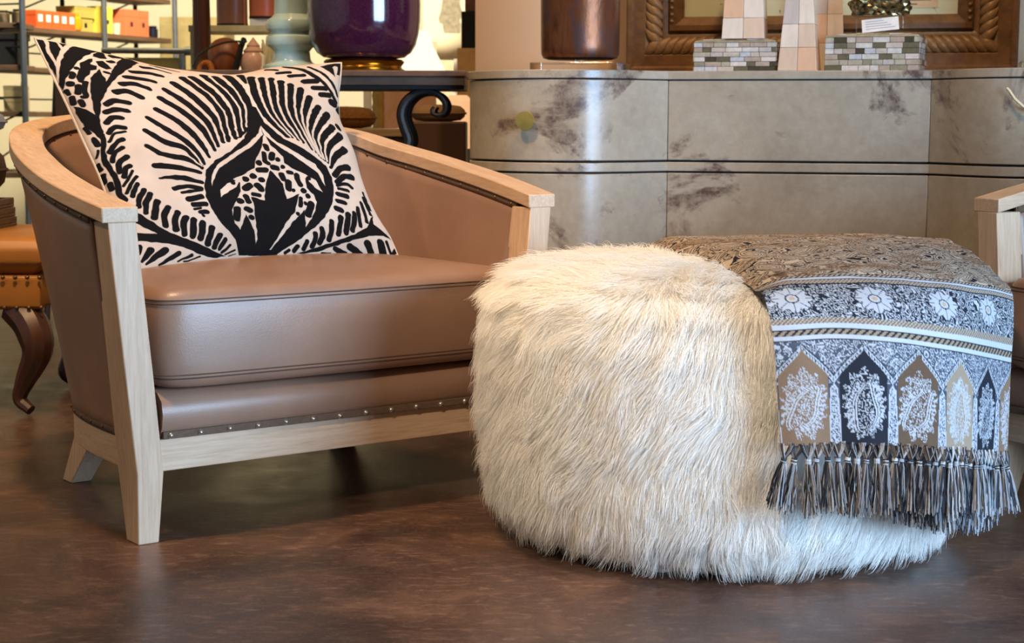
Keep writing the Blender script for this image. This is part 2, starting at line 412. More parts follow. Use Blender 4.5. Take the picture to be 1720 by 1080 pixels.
# ------------------------------------------------------------------ printed pillow
PRINT = """
+0,0 21,3 11,73 14,132 3,180 1,139 0,66 0,17
+34,3 56,4 53,53 20,112 20,79 26,37
+64,4 84,6 87,6 62,39
+89,6 112,7 97,7
+94,20 114,9 155,10 176,11 120,67 72,120 40,163 23,190 4,235 1,203 9,175 27,124 53,76
+179,11 197,13 233,14 205,13
+133,66 175,11 185,17 177,67 156,74
+200,40 225,24 |12,17
+176,86 190,80 |9,9
+132,99 160,86 170,132 150,140 132,126
+82,119 129,80 124,100 113,119 127,127 119,147 97,156 93,173 72,196 59,219 46,210 50,185 72,147
+63,147 63,147 |9,9
+44,172 39,187 |10,10
+26,215 26,215 |12,12
+10,239 11,255 |7,7
+43,230 33,258 |11,10
+67,216 54,246 49,275 40,278 |9,9,8,8
+14,272 11,299 |8,8
+29,293 30,313 |9,9
+142,157 150,159 |7,7
+130,140 129,207 183,112 232,34 262,17 278,46 213,126 160,190 113,255 82,309 56,376 49,359 53,326 64,268 87,195 110,165
+6,308 31,329 49,358 57,372 53,395 50,433 44,446 41,488 36,495 33,452 21,425 10,393 7,353
+275,79 315,69 361,82 |9,7,4
+313,43 351,43 396,59 |4,6,3
+227,129 276,116 323,117 |10,11,11
+196,170 245,165 285,166 |10,11,11
+172,212 216,202 253,217 |11,11,11
+139,258 177,247 212,270 |12,12,13
+93,318 122,299 163,306 |10,11,11
+80,352 112,340 147,343 |10,11,11
+69,398 92,375 117,378 |10,10,11
+63,441 87,418 112,422 |9,10,10
+52,476 77,448 110,439 |5,5,5
+40,521 66,488 93,471 |8,8,8
+37,557 54,525 83,505 |8,8,8
+44,605 53,567 83,544 |8,9,9
+54,624 64,592 80,584 |9,9,9
+44,658 66,629 83,604 |5,5,5
+46,690 66,654 89,628 |6,6,6
+43,445 36,486 24,519 21,568 29,611 30,652 27,684 36,714 |7,7,7,8,8,9,9,10
+11,402 14,429 |6,6
+19,454 23,481 |8,9
+16,502 7,525 |4,3
+4,551 4,577 |5,5
+4,598 1,627 |8,7
+13,637 13,661 |8,8
+203,373 243,423 285,474 310,535 316,578 |11,13,13,11,7
+172,433 222,488 273,511 306,584 |11,13,12,7
+156,504 197,541 273,562 305,597 |11,12,12,7
+153,587 219,595 296,618 |11,12,7
+245,326 300,385 328,458 345,545 |12,14,12,7
+279,262 330,322 366,411 373,512 |13,14,13,7
+309,209 359,275 395,373 391,492 |13,14,13,7
+351,156 392,237 429,346 416,472 |14,15,13,8
+393,113 438,210 465,318 435,465 |15,15,14,8
+426,99 469,205 489,315 464,449 |15,15,14,8
+469,74 508,183 525,298 491,429 |16,16,14,8
+505,79 538,182 552,280 526,383 |16,16,14,8
+552,56 571,175 575,279 534,383 |18,16,14,8
+157,638 222,641 289,661 |4,11,8
+598,47 601,113 |14,5
+476,433 526,382 |16,16
+628,80 619,189 624,273 644,366 678,435 |17,16,14,10,6
+662,99 655,196 655,293 674,383 694,442 |17,16,14,10,6
+697,114 690,205 681,298 691,392 712,456 |17,16,14,10,6
+734,142 725,220 712,289 720,389 730,471 |16,16,14,10,6
+771,166 755,250 744,319 741,428 757,504 |16,16,14,10,6
+808,193 787,272 768,339 761,433 771,519 |16,16,14,10,6
+840,237 805,312 777,378 765,465 781,534 |16,16,14,10,6
+874,288 813,363 774,433 774,501 790,545 |16,16,14,10,6
+910,322 835,388 791,446 787,518 797,551 |17,16,14,10,6
+903,386 844,431 808,475 805,554 |17,16,13,8
+923,426 850,479 820,524 815,564 |18,16,13,8
+918,495 856,538 820,588 |17,15,8
+655,375 678,428 |17,17
+702,30 740,49 |8,7
+734,73 781,74 |10,10
+777,102 833,96 |11,11
+831,139 881,136 |16,16
+868,179 920,176 |14,15
+898,215 936,212 |14,15
+947,247 961,253 |19,20
+981,283 994,280 |15,29
+937,373 940,385 |13,13
+771,24 834,56 883,109 933,166 974,237 |7,11,11,8,11
+863,36 913,82 964,150 987,197 |7,7,7,8
+908,31 974,3 994,3 1000,23 994,79 977,80 984,30 971,24 960,34 969,96 936,63
-155,545 177,557 200,567 226,574 253,581 278,592 300,608 |3,3,3,3,3,3,3
-165,469 186,491 209,512 236,525 266,536 286,562 306,589 |4,3,3,3,3,3,3
-187,403 209,431 232,458 258,479 283,502 299,539 310,581 |4,3,3,3,3,3,3
-223,351 247,378 270,405 292,436 309,472 322,515 330,561 |4,4,3,3,3,3,3
-262,295 288,322 312,351 329,389 345,429 351,479 359,528 |4,4,4,3,3,3,3
-293,236 319,268 346,300 363,345 379,389 381,445 382,502 |4,4,4,3,3,3,3
-330,183 353,222 378,262 396,310 412,358 406,421 403,482 |4,4,4,4,3,3,3
-372,136 393,183 416,227 432,282 445,336 435,403 426,468 |5,4,4,4,3,3,3
-409,107 429,159 452,205 465,263 476,320 462,391 449,456 |5,4,4,4,3,3,3
-448,87 465,142 486,189 496,249 506,306 492,373 476,439 |5,5,4,4,4,3,3
-486,77 501,130 519,176 529,230 538,285 525,346 508,406 |5,5,4,4,4,3,3
-528,69 538,122 551,170 558,222 562,273 551,328 531,383 |6,5,4,4,4,3,3
-645,89 639,170 638,237 644,299 655,351 668,396 687,438 |6,6,5,4,4,4,3
-680,107 674,183 670,249 671,308 678,359 688,406 704,449 |6,6,5,4,4,4,3
-715,129 710,200 700,263 701,320 704,372 711,419 721,464 |6,5,5,4,4,4,3
-753,155 742,223 731,286 731,340 731,392 735,441 742,488 |6,5,5,4,4,4,3
-790,179 774,246 763,308 754,363 753,415 755,464 764,511 |6,5,5,4,4,4,3
-824,216 803,275 784,333 770,385 764,435 767,482 777,526 |6,5,5,4,4,4,3
-857,263 828,313 797,363 775,413 770,458 773,501 785,539 |6,6,5,4,4,4,3
-893,305 853,348 814,391 787,433 780,475 781,514 794,548 |6,6,5,4,4,4,3
-907,355 866,388 831,419 804,455 797,488 795,522 801,552 |6,6,5,5,4,4,3
-913,406 880,431 850,455 827,481 815,506 811,534 810,559 |6,6,5,5,4,4,3
-920,461 893,479 868,496 848,515 834,535 825,555 817,577 |6,6,5,5,4,4,3
+592,263 584,279 549,369 496,446 425,518 356,564 318,607 293,675 288,732 300,797 326,853 355,898 366,954 495,960 505,951 549,926 604,888 660,850 717,808 765,757 795,704 803,674 811,632 798,581 761,542 714,499 652,443 614,362 604,273
-581,418 546,491 504,557 495,592 446,624 401,647 425,660 416,700 392,740 365,781 362,833 376,858 413,797 421,840 426,880 425,918 478,940 506,907 577,828 641,777 622,850 678,788 701,745 698,714 677,681 685,639 704,634 694,621 655,602 614,565 617,534 584,476 585,426
-589,369 577,418 518,481 433,546 365,598 333,648 320,677 328,638 356,587 429,529 504,472 564,411
-589,369 581,418 622,495 694,558 750,614 765,675 773,625 747,572 680,519 619,462 599,409
-342,725 346,692 378,664 428,648 406,680 376,697
-697,627 730,649 742,705 714,682 697,654
+551,598 515,668 492,740 448,724 445,777 435,857 432,900 413,938 396,957 446,959 478,934 501,903 545,838 597,787 638,707 581,730 585,661
+565,478 564,498 |11,11
+545,521 541,555 551,567 |10,10,10
+577,522 568,544 |12,12
+592,548 592,549 |11,11
+516,565 516,567 |13,13
+508,601 532,599 |13,13
+565,584 579,589 |12,12
+604,582 604,582 |10,10
+448,644 449,644 |13,13
+479,631 479,631 |14,14
+506,647 506,647 |13,13
+438,687 455,674 |14,14
+485,674 492,687 |15,15
+459,714 479,718 |10,10
+429,725 431,747 |12,12
+403,744 403,745 |13,13
+385,777 375,813 |14,14
+418,777 429,785 |11,11
+428,813 428,813 |11,11
+398,661 398,662 |9,9
+621,609 631,612 |11,11
+589,619 592,637 |13,13
+651,625 649,647 654,667 |12,12,12
+607,654 601,684 |14,13
+619,692 619,692 |9,9
+660,695 660,695 |13,13
+639,728 627,760 |9,9
+672,718 672,720 |11,11
+652,750 652,751 |9,9
+674,755 649,797 |15,14
+607,793 607,793 |9,9
+700,638 700,639 |10,10
+192,684 235,677 279,688 |9,9,10
+215,702 242,698 280,694 |6,6,6
+229,731 273,722 |12,12
+239,753 279,754 |10,10
+239,771 260,768 |5,5
+256,784 278,785 |9,9
+260,795 262,801 |5,5
+84,658 69,681 60,705 |8,8,8
+97,685 79,712 67,747 |10,9,9
+113,702 93,735 84,774 |10,10,9
+126,734 104,795 |11,11
+155,760 137,788 133,828 |11,11,11
+180,781 166,810 162,844 |11,11,11
+202,805 190,827 185,863 |11,11,11
+225,815 212,873 |11,11
+253,827 236,884 |11,11
+279,848 258,904 |11,11
+302,877 279,917 |10,10
+319,894 298,926 |8,8
+335,914 306,941 |5,5
+351,933 316,948 |4,3
+355,947 329,953 |2,2
+64,773 90,804 127,844 183,877 239,907 289,938 318,954 276,956 229,940 179,911 132,894 79,884 30,874 9,867 14,838 100,856 69,831 56,814 30,793 37,754
+39,901 34,920 |12,12
+74,914 47,951 |13,5
+119,918 86,940 59,961 |12,11,4
+162,930 126,951 97,967 |9,7,3
+203,940 157,957 |6,3
+233,948 179,960 |3,3
+953,691 951,770 |7,7
+941,718 937,794 |9,8
+914,744 908,787 896,833 |9,9,9
+883,770 854,854 |10,9
+853,795 838,828 810,870 |11,11,10
+821,801 780,878 |13,12
+781,814 747,881 |12,11
+734,830 721,866 702,901 |11,11,11
+682,860 681,884 662,916 |11,11,10
+652,880 649,898 632,928 |11,10,10
+615,908 599,937 |9,9
+577,928 564,943 |9,9
+545,941 532,950 |6,6
+824,671 876,662 896,678 |7,8,8
+824,685 870,694 |7,8
+810,710 853,720 |11,12
+797,742 828,750 |11,11
+778,774 797,784 |12,12
+828,622 870,588 911,581 |14,14,15
+830,655 870,628 916,625 |14,14,15
+670,953 704,957 |6,6
+724,938 763,961 |11,11
+926,924 928,979 |18,16
+957,920 964,966 |8,7
+997,951 963,973 |11,5
+970,991 981,991 |6,7
+785,933 828,964 |15,12
+863,926 878,971 |17,13
+951,793 924,841 996,907 951,894 878,896 810,908 724,927 647,948 599,954 572,954 647,933 727,908 810,887 881,860
"""
def print_field(N):
    """signed distance (thousandths of the pillow side) to the black ink of the print"""
    u = np.linspace(0, 1000, N)[None, :].repeat(N, 0); v = np.linspace(0, 1000, N)[:, None].repeat(N, 1)
    # wobble of the hand cut edge
    u = u + (vnoise(u / 16, v / 16, 3) - .5) * 4; v = v + (vnoise(u / 16 + 40, v / 16, 4) - .5) * 4
    D = np.full((N, N), 60.0)
    for line in PRINT.strip().splitlines():
        op, body = line[0], line[1:]
        rad = None
        if '|' in body: body, r = body.split('|'); rad = [float(x) for x in r.split(',')]
        P = [tuple(map(float, p.split(','))) for p in body.split()]
        xs = [p[0] for p in P]; ys = [p[1] for p in P]; pad = 40 + (max(rad) if rad else 0)
        i0 = max(0, int((min(ys) - pad) / 1000 * (N - 1))); i1 = min(N, int((max(ys) + pad) / 1000 * (N - 1)) + 2)
        j0 = max(0, int((min(xs) - pad) / 1000 * (N - 1))); j1 = min(N, int((max(xs) + pad) / 1000 * (N - 1)) + 2)
        U = u[i0:i1, j0:j1]; V = v[i0:i1, j0:j1]; d = np.full(U.shape, 1e3)
        if rad:
            C = catmull([(x, y, r) for (x, y), r in zip(P, rad)], 5) if len(P) > 2 else np.array([(x, y, r) for (x, y), r in zip(P, rad)])
            for (x0, y0, r0), (x1, y1, r1) in zip(C[:-1], C[1:]):
                dx, dy = x1 - x0, y1 - y0; L = dx * dx + dy * dy + 1e-9
                t = np.clip(((U - x0) * dx + (V - y0) * dy) / L, 0, 1)
                d = np.minimum(d, np.hypot(U - x0 - t * dx, V - y0 - t * dy) - (r0 + (r1 - r0) * t))
        else:
            ins = np.zeros(U.shape, bool); m = len(P)
            for k in range(m):
                (x0, y0), (x1, y1) = P[k], P[(k + 1) % m]
                dx, dy = x1 - x0, y1 - y0; L = dx * dx + dy * dy + 1e-9
                t = np.clip(((U - x0) * dx + (V - y0) * dy) / L, 0, 1)
                d = np.minimum(d, np.hypot(U - x0 - t * dx, V - y0 - t * dy))
                if dy != 0: ins ^= ((V < y0) != (V < y1)) & (U < x0 + (V - y0) * dx / dy)
            d = np.where(ins, -d, d)
        S = D[i0:i1, j0:j1]
        D[i0:i1, j0:j1] = np.minimum(S, d) if op == '+' else np.maximum(S, -d)
    return np.clip(D, -30, 30)

PL = np.array([[-.355, .2572], [-.3385, .1869], [-.3257, .1343], [-.3149, .0846], [-.3058, .0378], [-.2976, -.001], [-.2894, -.0396], [-.2844, -.0818], [-.2804, -.1389], [-.2764, -.1954], [-.281, -.2584]])
PB = np.array([[-.281, -.2584], [-.1802, -.2617], [-.0302, -.2563], [.1535, -.2579], [.3148, -.2422]])
PR = np.array([[.3148, .2384], [.2991, .1942], [.2824, .1564], [.2661, .09], [.2735, .0511], [.2796, .008], [.2773, -.0533], [.2812, -.1027], [.2921, -.1475], [.3067, -.1798], [.3101, -.2062], [.3148, -.2422]])
PT = np.array([[-.355, .2572], [-.3128, .2504], [-.2618, .2371], [-.1924, .2192], [-.1276, .2019], [-.0719, .195], [-.0082, .1897], [.0377, .1876], [.0881, .2001], [.1328, .214], [.2053, .2236], [.2724, .2331], [.3148, .2384]])
def pillow():
    N = 540
    def rs(P):
        d = np.r_[0, np.cumsum(np.linalg.norm(np.diff(P, axis=0), axis=1))]; d /= d[-1]; t = np.linspace(0, 1, N)
        Q = np.stack([np.interp(t, d, P[:, i]) for i in range(2)], -1)
        for _ in range(int(N * N / 900)): Q[1:-1] = .25 * Q[:-2] + .5 * Q[1:-1] + .25 * Q[2:]
        return Q
    L, R, T, B = rs(PL), rs(PR), rs(PT), rs(PB)
    u = np.linspace(0, 1, N)[None, :, None]; v = np.linspace(0, 1, N)[:, None, None]
    P = (1 - u) * L[:, None] + u * R[:, None] + (1 - v) * T[None] + v * B[None] - ((1 - u) * (1 - v) * T[0] + u * (1 - v) * T[-1] + (1 - u) * v * B[0] + u * v * B[-1])
    uu, vv = u[..., 0], v[..., 0]
    h = (np.clip(4 * uu * (1 - uu), 0, 1) ** .55) * (np.clip(4 * vv * (1 - vv), 0, 1) ** .5)
    wr = (fbm(uu * 5 + vv * 2, vv * 7 - uu * 3, 21) - .5) * .010 * h
    cen = Vector((-.5552, 3.3338, .6423)); e1 = Vector((.8107, .585, -.0239)); e2 = Vector((-.2881, .4341, .8536)); nn = Vector((.5097, -.6851, .5204))
    root = thing('throw_pillow', 'black and cream printed pillow leaning in the oak armchair', 'pillow')
    root.matrix_world = Matrix(((e1.x, e2.x, nn.x, cen.x), (e1.y, e2.y, nn.y, cen.y), (e1.z, e2.z, nn.z, cen.z), (0, 0, 0, 1)))
    t = NT('printed_linen'); at = t.n('ShaderNodeAttribute', attribute_name='ink')
    mr = t.n('ShaderNodeMapRange'); mr.inputs['From Min'].default_value = -1.2; mr.inputs['From Max'].default_value = 1.2; t.l(at.outputs['Fac'], mr.inputs[0])
    vc = t.coord(); weave = t.noise(vc, 900, 2); blot = t.noise(vc, 9, 3)
    cream = t.ramp(blot, [(.3, srgb(190, 166, 146)), (.7, srgb(210, 188, 168))])
    ink = t.ramp(weave, [(.3, srgb(9, 7, 8)), (.7, srgb(20, 16, 16))])
    t.base(t.mix(mr.outputs[0], ink, cream)); t.set(Roughness=.9); t.b.inputs['Specular IOR Level'].default_value = .15; t.bump(weave, .25, .001)
    tb = NT('plain_linen'); tb.base(tb.ramp(tb.noise(tb.coord(), 9, 3), [(.3, srgb(190, 168, 140)), (.7, srgb(212, 190, 162))])); tb.set(Roughness=.9)
    def grid(name, Z, mat, n, flip):
        X = P; idx = np.linspace(0, N - 1, n).round().astype(int)
        V = np.concatenate([X[idx][:, idx], Z[idx][:, idx][..., None]], -1).reshape(-1, 3)
        a = np.arange(n * n).reshape(n, n)[:-1, :-1].ravel()
        F = np.stack([a, a + n, a + n + 1, a + 1], 1) if not flip else np.stack([a, a + 1, a + n + 1, a + n], 1)
        me = bpy.data.meshes.new(name); me.vertices.add(len(V)); me.vertices.foreach_set('co', V.astype(np.float32).ravel())
        me.loops.add(F.size); me.loops.foreach_set('vertex_index', F.astype(np.int32).ravel())
        me.polygons.add(len(F)); me.polygons.foreach_set('loop_start', np.arange(0, F.size, 4, dtype=np.int32)); me.update(calc_edges=True); me.validate()
        me.shade_smooth(); return link(name, me, mat, root), idx
    fo, idx = grid('printed_front', .085 * h + wr, t.m, N, False)
    D = print_field(N)
    a = fo.data.attributes.new('ink', 'FLOAT', 'POINT'); a.data.foreach_set('value', D.astype(np.float32).ravel())
    grid('plain_back', -.075 * h, tb.m, 80, True)
    loop = [(*p, 0) for p in np.vstack([T[::6], R[::6], B[::-6], L[::-6]])]
    MB().tube(loop, .0028, 6, True).obj('seam', tb.m, root)
pillow()

# ------------------------------------------------------------------ fur pouf
POUF = Vector((.371, 2.9, 0))
BODY = [(.30, .030), (.345, .036), (.382, .058), (.402, .10), (.411, .16), (.414, .24), (.413, .32), (.407, .38), (.392, .425), (.360, .452), (.31, .463), (.22, .468), (.10, .470), (.001, .470)]
def pouf():
    root = thing('fur_pouf', 'round white long-haired fur pouf beside the oak armchair', 'pouf', POUF)
    mf = NT('white_fur_backing'); mf.base(srgb(250, 246, 240)); mf.set(Roughness=.9)
    MB().lathe(BODY, 72).obj('upholstered_body', mf.m, root)
    MB().lathe([(.30, .010), (.335, .010), (.338, .014), (.338, .030), (.30, .032)], 64).obj('base_plate', M['oak'], root)
    for k in range(4):
        a = PI / 4 + k * PI / 2 + .35
        MB().lathe([(.018, 0), (.020, .003), (.018, .011)], 16, (.31 * math.cos(a), .31 * math.sin(a))).obj('foot', m_foot, root)
    # ---- fur strands
    prof = np.array(BODY); seg = np.linalg.norm(np.diff(prof, axis=0), axis=1); mid = (prof[1:, 0] + prof[:-1, 0]) / 2
    w = seg * mid; w /= w.sum()
    NS = 240000; NT_ = 9000; K = 7
    def sample(n):
        i = rng.choice(len(w), n, p=w); t = rng.random(n); a = rng.random(n) * 2 * PI
        r = prof[i, 0] * (1 - t) + prof[i + 1, 0] * t; z = prof[i, 1] * (1 - t) + prof[i + 1, 1] * t
        d = prof[i + 1] - prof[i]; d /= np.linalg.norm(d, axis=1)[:, None]
        nr, nz = d[:, 1], -d[:, 0]
        p = np.stack([r * np.cos(a), r * np.sin(a), z], 1)
        nrm = np.stack([nr * np.cos(a), nr * np.sin(a), nz], 1)
        dn = np.stack([-d[:, 0] * np.cos(a), -d[:, 0] * np.sin(a), -d[:, 1]], 1)      # down the profile
        sd = np.stack([-np.sin(a), np.cos(a), np.zeros(n)], 1)
        return p, nrm, dn, sd, a, z
    def flow(p, a, z):
        ang = (fbm(a * 3.2 + 50, z * 9, 31) - .5) * 2.6 + (fbm(a * 9 + 20, z * 24, 35) - .5) * 1.5 - .25
        return ang
    tp, tn, td, ts, ta, tz = sample(NT_)
    tang = flow(tp, ta, tz) + rng.normal(0, .16, NT_)
    tdir = td * np.cos(tang)[:, None] + ts * np.sin(tang)[:, None]
    tlift = rng.uniform(.20, .40, NT_); tlen = rng.uniform(.040, .068, NT_)
    kd = kdtree.KDTree(NT_)
    for i, q in enumerate(tp): kd.insert(q, i)
    kd.balance()
    p, nr, dn, sd, a, z = sample(NS)
    near = np.array([kd.find(q)[1] for q in p])
    ang = flow(p, a, z) + rng.normal(0, .22, NS)
    dr = dn * np.cos(ang)[:, None] + sd * np.sin(ang)[:, None]
    lift = tlift[near] + rng.normal(0, .10, NS); ln = tlen[near] * rng.uniform(.6, 1.1, NS)
    # keep the hair pressed flat under the throw
    wx, wy = p[:, 0] + POUF.x, p[:, 1] + POUF.y
    xl = np.interp(wy, [2.45, 2.5, 2.85, 3.2, 3.33], [.372, .368, .345, .262, .24])
    top = (z > .452) & (wx > xl + .010)
    front = (z > .19) & (z <= .43) & (wx > .41) & (wy < 2.95)
    keep = ~top
    ln = np.where(front, ln * .45, ln); lift = np.where(front, .12, lift)
    nearedge = (z > .43) & (wx > xl - .03); ln = np.where(nearedge, ln * .75, ln)
    low = z < .06; ln = np.where(low, ln * .75, ln)
    d1 = dr * np.cos(lift)[:, None] * 1 + nr * np.sin(lift)[:, None]
    tip = p + d1 * ln[:, None]
    ttip = tp[near] + (tdir[near] * np.cos(tlift[near])[:, None] + nr * np.sin(tlift[near])[:, None]) * tlen[near][:, None]
    cl = .24
    tipc = tip * (1 - cl) + ttip * cl
    s = np.linspace(0, 1, K)[None, :, None]
    rise = nr * (ln * np.sin(lift) * .55)[:, None]
    pts = p[:, None] * (1 - s) + (tip[:, None] * (1 - s ** 1.5) + tipc[:, None] * s ** 1.5) * s + rise[:, None] * (s * (1 - s) * 1.3)
    wav = rng.normal(0, .0012, (NS, 1, 3)) * np.sin(s * PI * 2)
    pts = pts + wav
    pts[:, :, 2] -= (s[..., 0] ** 2) * .006
    pts[:, :, 2] = np.maximum(pts[:, :, 2], .006)
    pts = pts[keep]; n = len(pts)
    cv = bpy.data.hair_curves.new('fur'); cv.add_curves([K] * n)
    cv.points.foreach_set('position', pts.astype(np.float32).ravel())
    rad = np.interp(np.linspace(0, 1, K), [0, .5, 1], [.00040, .00034, .00007])[None].repeat(n, 0)
    ra = cv.attributes.get('radius') or cv.attributes.new('radius', 'FLOAT', 'POINT')
    ra.data.foreach_set('value', rad.astype(np.float32).ravel())
    na = cv.attributes.new('skin_normal', 'FLOAT_VECTOR', 'POINT'); na.data.foreach_set('vector', nr[keep][:, None].repeat(K, 1).astype(np.float32).ravel())
    t = NT('white_fur'); nt = t.t
    nt.nodes.remove(t.b)
    out = nt.nodes['Material Output']
    hi = t.n('ShaderNodeHairInfo')
    col = t.ramp(hi.outputs['Random'], [(0, srgb(246, 240, 230)), (.5, srgb(252, 249, 244)), (1, srgb(254, 253, 251))])
    nat = t.n('ShaderNodeAttribute', attribute_name='skin_normal'); geo = t.n('ShaderNodeNewGeometry'); vm = t.n('ShaderNodeMix', data_type='VECTOR'); vm.inputs[0].default_value = .3; t.l(nat.outputs['Vector'], vm.inputs[4]); t.l(geo.outputs['Normal'], vm.inputs[5]); vn = t.n('ShaderNodeVectorMath', operation='NORMALIZE'); t.l(vm.outputs[1], vn.inputs[0])
    df = t.n('ShaderNodeBsdfDiffuse'); tr = t.n('ShaderNodeBsdfTranslucent'); gl = t.n('ShaderNodeBsdfGlossy'); gl.inputs['Roughness'].default_value = .35
    t.l(vn.outputs[0], df.inputs['Normal']); t.l(col, df.inputs[0]); t.l(col, tr.inputs[0])
    m1 = t.n('ShaderNodeMixShader'); m1.inputs[0].default_value = .32; t.l(df.outputs[0], m1.inputs[1]); t.l(tr.outputs[0], m1.inputs[2])
    m2 = t.n('ShaderNodeMixShader'); m2.inputs[0].default_value = .05; t.l(m1.outputs[0], m2.inputs[1]); t.l(gl.outputs[0], m2.inputs[2])
    t.l(m2.outputs[0], out.inputs[0])
    cv.materials.append(t.m)
    o = bpy.data.objects.new('fur', cv); COL.objects.link(o); o.parent = root
    tag(o, 'long white fur in loose tufts', kind='stuff')
m_foot = m_plain('cream_glide', srgb(214, 200, 180), .5)
pouf()

# ------------------------------------------------------------------ paisley throw
ROWS = [
 [(.24, 3.34, .30), (.40, 3.36, .30), (.56, 3.36, .30), (.72, 3.31, .30), (.84, 3.20, .30)],
 [(.24, 3.325, .40), (.40, 3.345, .40), (.56, 3.35, .40), (.715, 3.30, .40), (.835, 3.185, .39)],
 [(.247, 3.28, .474), (.40, 3.30, .478), (.557, 3.31, .480), (.708, 3.27, .480), (.826, 3.16, .466)],
 [(.257, 3.2, .492), (.402, 3.22, .497), (.555, 3.24, .5), (.697, 3.2, .502), (.814, 3.12, .5)],
 [(.341, 2.85, .496), (.46, 2.86, .506), (.587, 2.88, .506), (.716, 2.9, .498), (.834, 2.95, .474)],
 [(.360, 2.60, .487), (.472, 2.61, .495), (.575, 2.62, .494), (.690, 2.66, .482), (.815, 2.76, .457)],
 [(.366, 2.5, .481), (.472, 2.51, .487), (.571, 2.53, .486), (.682, 2.57, .473), (.808, 2.68, .444)],
 [(.374, 2.435, .45), (.471, 2.44, .453), (.568, 2.46, .448), (.681, 2.52, .431), (.806, 2.66, .399)],
 [(.383, 2.42, .397), (.475, 2.42, .401), (.57, 2.44, .393), (.678, 2.5, .371), (.8, 2.645, .334)],
 [(.390, 2.418, .32), (.478, 2.417, .322), (.572, 2.437, .316), (.677, 2.495, .297), (.798, 2.637, .260)],
 [(.397, 2.415, .244), (.481, 2.415, .246), (.573, 2.435, .24), (.677, 2.49, .223), (.795, 2.63, .187)]]
def resample(P, n):
    d = np.r_[0, np.cumsum(np.linalg.norm(np.diff(P, axis=0), axis=1))]; t = np.linspace(0, d[-1], n)
    return np.stack([np.interp(t, d, P[:, k]) for k in range(3)], -1), t
def weave_color(a, b):
    """colour of the jacquard weave; a across (m), b along (m, 0 at the first border, growing to the hem)"""
    LIGHT = np.array([.42, .335, .26]); DARK = np.array([.012, .013, .019]); SLATE = np.array([.055, .062, .082]); BROWN = np.array([.17, .105, .066]); TAN = np.array([.33, .245, .17]); PALE = np.array([.34, .35, .385])
    sh = a.shape; C = np.zeros(sh + (3,)); C[:] = LIGHT
    def put(mask, col): C[mask] = col
    def lines(k, seed, w, sc):
        wx = a + (fbm(a * sc * .6, b * sc * .6, seed + 5) - .5) * .05; wy = b + (fbm(a * sc * .6 + 30, b * sc * .6, seed + 6) - .5) * .05
        g = fbm(wx * sc, wy * sc, seed, 2) * k
        return np.abs(g - np.floor(g) - .5) < w
    def drop(ca, cb, ang, size):
        x = (a - ca) * math.cos(ang) + (b - cb) * math.sin(ang); y = -(a - ca) * math.sin(ang) + (b - cb) * math.cos(ang)
        x = x + .35 * y * np.abs(y) / size
        yy = np.clip((y + size) / (2 * size), 0.001, 1)
        wd = size * .52 * np.sqrt(yy) * np.sqrt(np.clip(1.02 - yy ** 3, 0, 1)) * 1.25
        return np.where((y > -size) & (y < size), np.abs(x) - wd, .05)
    # ---- field on top of the seat: paisleys in a scrolling ground
    put(lines(11, 50, .22, 34), DARK)
    for i in range(8):
        for j in range(14):
            ca = i * .085 + (j % 2) * .042; cb = -.04 - j * .075
            dd = drop(ca, cb, .5 * (-1) ** (i + j), .036)
            put((dd < .004) & (dd > .0018), DARK); ins = dd < .0018
            fr = (-dd / .0052) % 1
            put(ins, LIGHT); put(ins & (fr < .36), DARK)
    put((b < .0) & (fbm(a * 14, b * 14, 77) > .62) & lines(9, 51, .3, 60), BROWN)
    # ---- first border: ropes and plain bar
    rope = lambda b0, b1, k, c1, c2: (put((b >= b0) & (b < b1), c1), put((b >= b0) & (b < b1) & (((a * k + (b - b0) * k * 1.0) % 1) < .42), c2), put(((b >= b0) & (b < b0 + .0012)) | ((b > b1 - .0012) & (b < b1)), DARK))
    rope(-.004, .006, 130, LIGHT * .8, DARK); put((b >= .006) & (b < .013), PALE); rope(.013, .026, 170, TAN, SLATE)
    # ---- flower border
    z = (b >= .026) & (b < .098)
    put(z, PALE); put(z & lines(19, 60, .30, 50), DARK)
    for k in range(6):
        r = np.hypot(a - (.035 + .112 * k), (b - .062)); th = np.arctan2(b - .062, a - (.035 + .112 * k))
        R = .0275 * (.74 + .26 * np.abs(np.cos(4 * th))); 
        put(z & (r < R + .0016), DARK); put(z & (r < R), PALE * .95)
        put(z & (r < R) & (np.abs(np.sin(4 * th)) < .13) & (r > .008), SLATE); put((r < .0095), DARK); put((r < .0075), PALE); put((r < .0042), TAN)
    put((b >= .026) & (b < .0275), DARK)
    rope(.098, .109, 170, TAN, SLATE); put((b >= .109) & (b < .117), PALE * 1.05); rope(.117, .1275, 95, TAN * .7, DARK); put((b >= .1275) & (b < .134), PALE * 1.05); put((b >= .134) & (b < .1355), DARK)
    # ---- arcade with paisleys
    z = b >= .1355; put(z, SLATE); put(z & lines(18, 70, .19, 60), PALE)
    per = .084; k = np.floor((a - .035) / per + .5); x = np.abs(a - .035 - k * per) / (per / 2); xs = (a - .035 - k * per)
    arch = .143 + .052 * (.62 * np.sqrt(np.clip(x, 0, 1)) + .38 * x ** 2)
    inside = z & (b > arch) & (x < .80)
    put(z & (np.abs(b - arch + .003) < .0075), SLATE * .5)
    put(z & (np.abs(b - arch + .003) < .0016) & ((a * 260 % 1) < .6), PALE)
    put(z & ((np.abs(b - arch) < .0013) | (np.abs(b - arch + .0066) < .0013)), PALE)
    cols = [BROWN, DARK * 1.2, BROWN * .55, TAN * .75, DARK * 1.2, BROWN]
    for q in range(6): put(inside & (k == q), cols[q])
    ce = .226
    el = np.hypot(xs / .031, (b - ce) / .052)
    scal = 1 + .10 * np.sin(np.arctan2(b - ce, xs) * 15)
    body = inside & (el < scal * .96); put(body & lines(20, 80, .22, 75), PALE)
